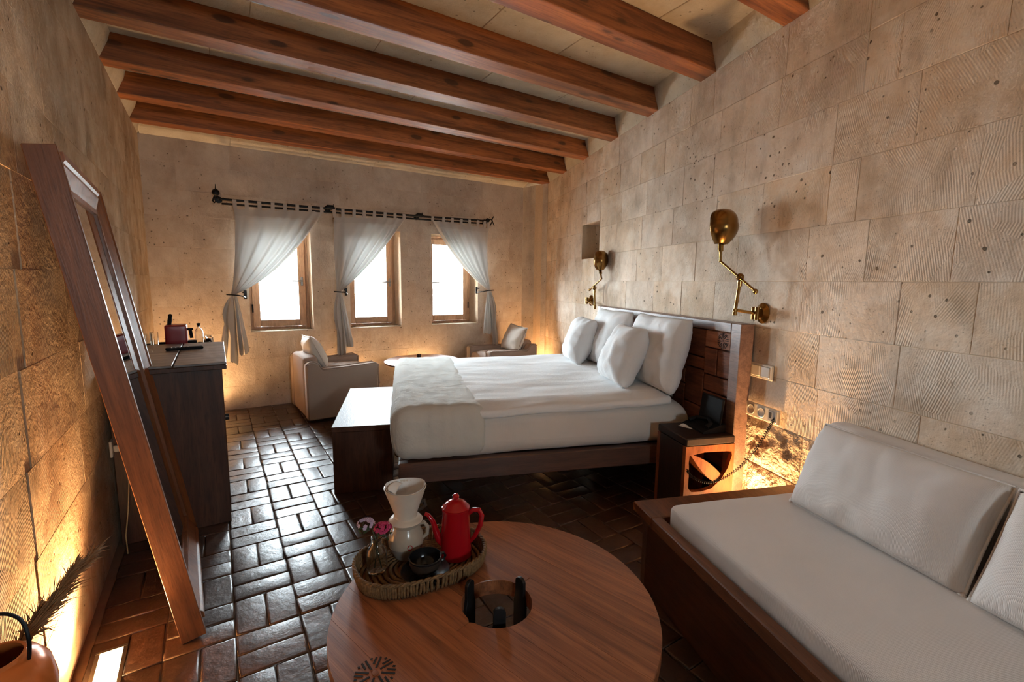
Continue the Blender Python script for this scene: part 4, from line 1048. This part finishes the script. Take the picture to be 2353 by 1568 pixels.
# top as planks: strips clipped by the circle and the hole
def clip_plank(y0, y1):
    outs = []
    def cx(r, y): return sqrt(max(0, r*r-y*y))
    n = 14; ysl = [y0+(y1-y0)*i/n for i in range(n+1)]
    if y1 > -HR and y0 < HR:
        for sg in (-1, 1):
            # rows from outer circle to the hole (or to x=0 line outside the hole)
            outs.append((ysl, [sg*cx(TR, y) for y in ysl], [sg*cx(HR, y) for y in ysl]))
    else: outs.append((ysl, [-cx(TR, y) for y in ysl], [cx(TR, y) for y in ysl]))
    return outs
nb = 9; edge = [-TR+2*TR*i/nb for i in range(nb+1)]
Mp = M.Rotation(ang0, 4, 'Z')
for i in range(nb):
    a, c = edge[i]+.0004, edge[i+1]-.0004
    if i == 0: a = -TR+.002
    if i == nb-1: c = TR-.002
    for ysl, xa, xb in clip_plank(a, c):
        t = bmesh.new(); rows = []
        for z in (TZ-.038, TZ-.003, TZ):
            sh = .0 if z < TZ else .0016
            row = []
            for y, p, q in zip(ysl, xa, xb):
                s = 1 if q > p else -1
                row.append((t.verts.new((p+s*sh, y, z)), t.verts.new((q-s*sh, y, z))))
            rows.append(row)
        for k in range(len(ysl)-1):
            t.faces.new((rows[2][k][0], rows[2][k][1], rows[2][k+1][1], rows[2][k+1][0])); t.faces.new((rows[0][k][0], rows[0][k+1][0], rows[0][k+1][1], rows[0][k][1]))
            for r_ in (0, 1):
                t.faces.new((rows[r_][k][0], rows[r_+1][k][0], rows[r_+1][k+1][0], rows[r_][k+1][0])); t.faces.new((rows[r_][k][1], rows[r_][k+1][1], rows[r_+1][k+1][1], rows[r_+1][k][1]))
        for r_ in (0, 1):
            for k in (0, len(ysl)-1): t.faces.new((rows[r_][k][0], rows[r_][k][1], rows[r_+1][k][1], rows[r_+1][k][0]))
        bmesh.ops.recalc_face_normals(t, faces=t.faces[:])
        e = B(); e._merge(t); pk = part('top_plank', e, MT['tablewood'], tb); pk.rotation_euler = (0, 0, ang0)
b = B()
ring = []
b.lathe([(HR+.012, TZ-.0385), (HR+.0, TZ-.0385), (HR+.0, TZ-.052), (HR+.05, TZ-.052), (HR+.05, TZ-.0385)], 40); part('under_ring', b, MT['tablewood'], tb)
for a_, r0 in ((118, HR-.009), (10, HR-.009), (-114, HR-.036)):
    an = R(a_) - 0; d = V((cos(an), sin(an), 0)); pdir = V((-d.y, d.x, 0))
    t = bmesh.new(); m = basis(d*r0, pdir, (0, 0, 1))
    poly = [(-.026, -TZ), (.026, -TZ), (.026, -.05), (.019, -.02), (.019, .022)] + [(.019*cos(R(k*18)), .022+.016*sin(R(k*18))) for k in range(1, 10)] + [(-.019, .022), (-.019, -.02), (-.026, -.05)]
    e = B(); e.prism(poly, -.005, .007, lambda p, q, h: (p, q+TZ, h), .001, m)
    e.box(d*(HR+.13)+V((0, 0, .008)), (.32, .038, .012), .002, M.Rotation(an, 4, 'Z')); part('leg_bar', e, MT['blacksteel'], tb)
emblem(tb, .052, M.Translation((.289-TC.x, 1.088-TC.y, TZ+.0006)) @ M.Rotation(R(8), 4, 'Z'), MT['tablewood'])

# woven tray
TRC = V((.558, 1.447, TZ+.001))
ty = thing('woven_tray', 'oval woven seagrass tray on the coffee table', 'tray', TRC, R(-3))
def stad(a, A=.222, Bq=.150, p=2.5):
    c, s = cos(a), sin(a); return V((A*math.copysign(abs(c)**(2/p), c), Bq*math.copysign(abs(s)**(2/p), s), 0))
b = B()
for k in range(11):
    f = .965-k*.09
    b.tube([stad(2*pi*i/72, .212*f, .140*f)+V((0, 0, .0065+.0012*sin(i*1.7+k))) for i in range(72)], .0068, 6, closed=True)
part('coiled_base', b, MT['wicker'], ty, smooth=2)
b = B(); n = 140
for i in range(n):
    a = 2*pi*(i+random.uniform(-.2, .2))/n; p0 = stad(a, .212, .140); nrm = V((p0.x/.212**2, p0.y/.14**2, 0)).normalized()
    tn = V((-nrm.y, nrm.x, 0))
    pts = [p0 + nrm*(.004+.010*k + .0045*sin(pi*k)) + tn*(.004*(k-.5)*random.choice((-1, 1))) + V((0, 0, .004+.048*k)) for k in (0, .25, .5, .75, 1)]
    b.tube(pts, .0050, 5)
part('woven_wall', b, MT['wicker'], ty, smooth=2, kind='stuff')
for ph_ in (0, pi):
    b = B(); b.tube([stad(2*pi*i/240, .226+.003*cos(i*.9+ph_), .154+.003*cos(i*.9+ph_))+V((0, 0, .054+.003*sin(i*.9+ph_))) for i in range(240)], .0042, 5, closed=True); part('braided_rim', b, MT['wicker'], ty, smooth=2)
Z1 = TZ+.0155
# coffee server and dripper
jg = thing('coffee_server', 'cream stoneware coffee server with handle standing on the woven tray', 'jug', (.527, 1.520, Z1))
b = B(); b.lathe([(0, 0), (.036, 0), (.042, .006), (.056, .035), (.0625, .06), (.060, .085), (.050, .108), (.045, .118), (.049, .132), (.046, .133), (.042, .118), (.046, .105), (.055, .084), (.0575, .06), (.05, .036), (.036, .008), (0, .006)], 36); part('body', b, MT['jugware'], jg, True)
b = B(); b.lathe([(.0425, .006), (.0565, .035), (.0605, .048), (.0600, .049), (.0560, .036)], 36); part('lower_glaze', b, MT['jugband'], jg, True)
rr = V((.843, -.537, 0)); ff = V((.537, .843, 0))
b = B(); b.tube([rr*.046+V((0, 0, .122)), rr*.065+V((0, 0, .128)), rr*.078+V((0, 0, .112)), rr*.076+V((0, 0, .085)), rr*.060+V((0, 0, .07))], [.006, .007, .007, .007, .006], 10); part('handle', b, MT['jugware'], jg, True)
m = basis((rr*.42-ff*.9).normalized()*.0628+V((0, 0, .062)), rr*.9+ff*.42, (0, 0, 1))
b = B(); b.tube([m @ V((.008*cos(a*pi/8), .0085*sin(a*pi/8), 0)) for a in range(16)], .0013, 5, closed=True); part('round_mark', b, MT['red'], jg, True)
dr = thing('pour_over_dripper', 'cream ceramic pour-over dripper on top of the coffee server', 'coffee dripper', (.527, 1.520, Z1+.1335))
b = B(); b.lathe([(.02, .0), (.056, 0), (.060, .004), (.056, .009), (.046, .012), (.040, .018), (.040, .03), (.072, .122), (.074, .127), (.0715, .128), (.068, .122), (.036, .03), (.02, .012), (.02, 0)], 36); part('cone', b, MT['porcelain'], dr, True)
b = B(); b.tube([rr*.05+V((0, 0, .068)), rr*.068+V((0, 0, .078)), rr*.072+V((0, 0, .06)), rr*.056+V((0, 0, .045)), rr*.044+V((0, 0, .04))], .006, 8); part('grip', b, MT['brownware'], dr, True)
b = B()
def fil(i, j):
    a = 2*pi*i; r = .030+.0405*j; z = .026+.106*j + (.004*cos(a*2+.6) if j > .85 else 0)
    return V((r*cos(a), r*sin(a), z))
b.grid(fil, 40, 10); part('paper_filter', b, MT['paper'], dr, smooth=2)
b = B()
b.grid(lambda i, j: -rr*(.060-.034*j)*(1-.18*(2*i-1)**2) + ff*((2*i-1)*(.036+.012*j)) + V((0, 0, .127-.010*j+.004*sin(pi*j))), 14, 8, .0012); part('filter_flap', b, MT['paper'], dr, smooth=2)
b = B(); b.lathe([(0, .052), (.036, .050), (.040, .056)], 20); part('coffee', b, MT['coffee'], dr)
# red pot
pt = thing('enamel_coffee_pot', 'tall red enamel coffee pot with spout, handle and knobbed lid on the tray', 'pot', (.682, 1.432, Z1))
b = B(); b.lathe([(0, 0), (.054, 0), (.057, .004), (.0555, .02), (.0485, .172), (.050, .176), (.050, .180), (.046, .181), (.046, .172), (0, .17)], 36); part('body', b, MT['red'], pt, True)
b = B(); b.lathe([(.0485, .1805), (.0495, .184), (.044, .188), (.036, .199), (.018, .208), (0, .210)], 32); b.lathe([(0, .209), (.009, .209), (.008, .214), (.0125, .219), (.012, .226), (.006, .231), (0, .232)], 18); part('lid', b, MT['red'], pt, True)
b = B(); b.tube([-rr*.046+V((0, 0, .045)), -rr*.062+V((0, 0, .06)), -rr*.074+V((0, 0, .095)), -rr*.084+V((0, 0, .128)), -rr*.100+V((0, 0, .150)), -rr*.112+V((0, 0, .155))], [.016, .0145, .0115, .009, .0075, .0065], 12); part('spout', b, MT['red'], pt, True)
b = B(); b.tube([rr*.046+V((0, 0, .158)), rr*.062+V((0, 0, .172)), rr*.083+V((0, 0, .172)), rr*.093+V((0, 0, .152)), rr*.088+V((0, 0, .115)), rr*.070+V((0, 0, .075)), rr*.052+V((0, 0, .05))], [.007, .0085, .0095, .0095, .009, .008, .006], 10); part('handle', b, MT['red'], pt, True)
# cup and saucer
sa = thing('saucer', 'black glazed saucer under the cup on the tray', 'saucer', (.545, 1.384, Z1))
b = B(); b.lathe([(0, .002), (.04, .002), (.045, 0), (.05, .003), (.078, .013), (.082, .0155), (.080, .017), (.05, .007), (0, .006)], 36); part('dish', b, MT['blackware'], sa, True)
cp = thing('coffee_cup', 'wide black and brown stoneware cup on the black saucer', 'cup', (.545, 1.384, Z1+.0075))
b = B(); b.lathe([(0, 0), (.030, 0), (.033, .004), (.046, .018), (.053, .036), (.055, .056), (.0525, .0575), (.0505, .036), (.043, .019), (.03, .008), (0, .007)], 36); part('bowl', b, MT['brownware'], cp, True)
b = B(); b.lathe([(.0551, .050), (.0556, .056), (.0538, .0585), (.0520, .0575), (.0500, .036), (.0425, .0195), (.03, .0085), (0, .0075)], 36); part('glazed_rim', b, MT['blackware'], cp, True)
hd = (rr*.85+ff*.5).normalized()
b = B(); b.tube([hd*.050+V((0, 0, .048)), hd*.066+V((0, 0, .050)), hd*.073+V((0, 0, .038)), hd*.066+V((0, 0, .024)), hd*.047+V((0, 0, .022))], .0045, 10); part('handle', b, MT['blackware'], cp, True)
# bud vase with two sprigs
vs = thing('bud_vase', 'small clear glass bottle vase at the left end of the tray', 'vase', (.413, 1.490, Z1))
b = B(); b.lathe([(0, 0), (.031, 0), (.034, .004), (.0345, .06), (.030, .078), (.019, .092), (.0165, .100), (.018, .116), (.0205, .120), (.018, .120), (.0145, .102), (.0165, .094), (.027, .077), (.0315, .058), (.031, .009), (0, .007)], 30); part('bottle', b, MT['glass'], vs, True)
def sprig(label, top, mt, n, sd, sx):
    o = thing('flower_sprig', label, 'flower', (.413, 1.490, Z1), 0, 'flowers in the bud vase')
    r_ = random.Random(sd); T = V(top)
    b = B(); b.tube([V((-T.x*.4, -T.y*.4, .012)), V((0, 0, .08)), V((T.x*.15, T.y*.15, .118)), T*.55+V((0, 0, .075)), T-V((0, 0, .012))], .0018, 6); part('stem', b, MT['leaf'], o)
    lf = B()
    for k in range(16):
        a = r_.uniform(0, 6.28); base = T*r_.uniform(.5, .95)+V((0, 0, .05*(1-1))) ; d = V((cos(a), sin(a), r_.uniform(-.1, .8))).normalized()
        base = T + V((r_.uniform(-.018, .018), r_.uniform(-.018, .018), r_.uniform(-.035, -.008))); tip = base+d*r_.uniform(.018, .028); sd_ = d.orthogonal().normalized()*.004; mid = base.lerp(tip, .5)
        lf.bm.faces.new([lf.bm.verts.new(q) for q in (base, mid+sd_, tip, mid-sd_)])
    part('leaves', lf, MT['leaf'], o, kind='stuff')
    fl = B()
    for k in range(n):
        a = r_.uniform(0, 6.28); ph_ = r_.uniform(0, 1.7); rad = .024
        d = V((cos(a)*sin(ph_), sin(a)*sin(ph_), cos(ph_))); c = T + V((d.x*rad*sx, d.y*rad, d.z*rad*.8))
        u = d.orthogonal().normalized(); w = d.cross(u); tw = r_.uniform(0, 6)
        for p in range(5):
            an = tw+p*2*pi/5; e1 = u*cos(an)+w*sin(an); e2 = u*cos(an+.62)+w*sin(an+.62); e0 = u*cos(an-.62)+w*sin(an-.62)
            fl.bm.faces.new([fl.bm.verts.new(q) for q in (c, c+e0*.0058+d*.0015, c+e1*.0075+d*.003, c+e2*.0058+d*.0015)])
    part('blossoms', fl, mt, o, kind='stuff')
lft = -rr
sprig('white and violet flower head leaning left out of the bud vase', (lft*.035 + V((0, .0, .163))), MT['whitep'], 34, 3, 1.15)
sprig('pink flower head leaning right out of the bud vase', (rr*.022 + V((0, 0, .150))), MT['pink'], 46, 8, 1.2)

# ------------------------------------------------------------------ pot with dried reed at the left edge
cpot = thing('floor_pot', 'tall orange copper-coloured pot with wire handle at the lower left by the wall', 'pot', (-.368, 1.10, 0))
b = B(); b.lathe([(0, 0), (.060, 0), (.066, .01), (.072, .30), (.078, .60), (.080, .665), (.074, .700), (.060, .722), (.046, .730), (.044, .736), (.040, .735), (.042, .727), (.055, .715), (.068, .69), (.072, .66), (.066, .3), (.058, .02), (0, .02)], 32); part('body', b, MT['copper'], cpot, True)
WH = [V(q_) for q_ in ((.046, -.01, .70), (.055, -.02, .76), (.045, -.01, .80), (.018, 0, .815), (-.012, .01, .80), (-.04, .02, .75), (-.05, .02, .70))]
b = B(); b.tube([spl(WH, i/40) for i in range(41)], .003, 8); part('wire_handle', b, MT['iron'], cpot, True)
rd = thing('dried_reed', 'bunch of brown dried reed plumes leaning out of the orange pot', 'dried plant', (-.368, 1.10, .03))
r_ = random.Random(5)
for k, (tp, n) in enumerate((((.055, .30, .70), 1), ((.03, .22, .66), 1), ((.075, .38, .685), 1))):
    tp = V(tp); b0 = V((0, 0, .0)); mid = V((.0, .015, .60)); 
    b = B(); P = [b0, V((0, .005, .4)), mid, V((tp.x*.3, tp.y*.35, .665)), V((tp.x*.65, tp.y*.7, .68)), tp]; b.tube(P, [.0025, .0024, .0022, .002, .0014, .0006], 5); part('stalk', b, MT['straw'], rd)
    pl = B()
    for i in range(520):
        t = r_.uniform(.0, 1); A = P[3].lerp(P[4], t*2) if t < .5 else P[4].lerp(P[5], t*2-1)
        d = (P[5]-P[3]).normalized(); u = V((r_.gauss(0, 1), r_.gauss(0, 1), r_.gauss(0, 1)))
        L = (.062*(1-t*.5))*r_.uniform(.5, 1.25); tip = A + d*L*.95 + u*L*.27 + V((0, 0, -.006))
        s = d.cross(V((u.x, u.y, 1))).normalized()*.0013; mm = A.lerp(tip, .55)+V((0, 0, .003))
        pl.bm.faces.new([pl.bm.verts.new(q) for q in (A-s, A+s, mm+s*.9, tip, mm-s*.9)])
    part('plume', pl, MT['straw'], rd, kind='stuff')

# ------------------------------------------------------------------ floor tiles in basket weave
G = .2325; GAP = .0042
def brick_mesh(L, W, sd):
    r_ = random.Random(sd); b = B(); j = lambda s=.0022: r_.uniform(-s, s); h = .0
    A = [(-L/2+j(), -W/2+j()), (0+j(), -W/2+j()), (L/2+j(), -W/2+j()), (L/2+j(), W/2+j()), (0+j(), W/2+j()), (-L/2+j(), W/2+j())]
    lv = [(-.03, 0), (-.0035, 0), (-.0008, .0035), (j(.0006), .009)]
    rows = []
    for z, ins in lv:
        rows.append([b.bm.verts.new((x-math.copysign(min(ins, abs(x)), x) if abs(x) > .03 else x, y-math.copysign(ins, y), z + (j(.0005) if ins > .005 else 0))) for x, y in A])
    for a, c in zip(rows, rows[1:]):
        for k in range(6): l = (k+1) % 6; b.bm.faces.new((a[k], a[l], c[l], c[k]))
    b.bm.faces.new(rows[-1])
    return b.mesh('floor_tile', MT['tile'], 2)
meshes = [brick_mesh(G-GAP, G/2-GAP, 100+k) for k in range(7)]
rnd = random.Random(21); tiles = []
i0 = -3
for i in range(-3, 20):
    for jx in range(-19, 18):
        cx0 = -.011+G*i; cy0 = 1.984+G*jx; cx, cy = cx0+G/2, cy0+G/2
        if cx < lwx(cy)+.02 or cy > YF+.05 or cy < YB+.05 or cx > 4.054+(cy-5.705)*.3485+.12: continue
        if (i+jx) % 2 == 0: B2 = [(cx-G/4, cy, 90), (cx+G/4, cy, 90)]
        else: B2 = [(cx, cy-G/4, 0), (cx, cy+G/4, 0)]
        for (x, y, a) in B2:
            mt_ = M.Translation((x+rnd.uniform(-.0015, .0015), y+rnd.uniform(-.0015, .0015), rnd.uniform(-.002, .0004))) @ M.Rotation(R(a+180*rnd.randrange(2)+rnd.uniform(-.6, .6)), 4, 'Z') @ M.Rotation(R(rnd.uniform(-.45, .45)), 4, 'X') @ M.Rotation(R(rnd.uniform(-.3, .3)), 4, 'Y')
            tiles.append((x, y, mt_, rnd.randrange(7)))
bpy.context.view_layer.update(); dg = bpy.context.evaluated_depsgraph_get()
cp_ = cam.matrix_world.translation; inv = cam.matrix_world.inverted(); fpx = 1066.67
vis = []
for k, (x, y, mt_, q) in enumerate(tiles):
    lc_ = inv @ V((x, y, 0)); ok = False
    if lc_.z < -.1:
        ux, uy = -lc_.x/lc_.z*fpx, -lc_.y/lc_.z*fpx
        if abs(ux) < 1230 and abs(uy) < 850:
            for dx, dy in ((0, 0), (.05, .05), (-.05, -.05), (.05, -.05), (-.05, .05)):
                P = V((x+dx, y+dy, .0)); d = P-cp_; L = d.length
                hit, loc, *_r = S.ray_cast(dg, cp_, d.normalized(), distance=L+.1)
                if not hit or loc.z < .006: ok = True; break
    if ok: vis.append((L, k))
vis.sort(); single = set(k for _, k in vis[:300])
rest = B()
for k, (x, y, mt_, q) in enumerate(tiles):
    if k in single:
        o = link('floor_tile', meshes[q], floor); o.matrix_local = mt_
    else:
        t = bmesh.new(); t.from_mesh(meshes[q]); rest._merge(t, mt_)
part('far_floor_tiles', rest, MT['tile'], floor, smooth=2, kind='stuff')
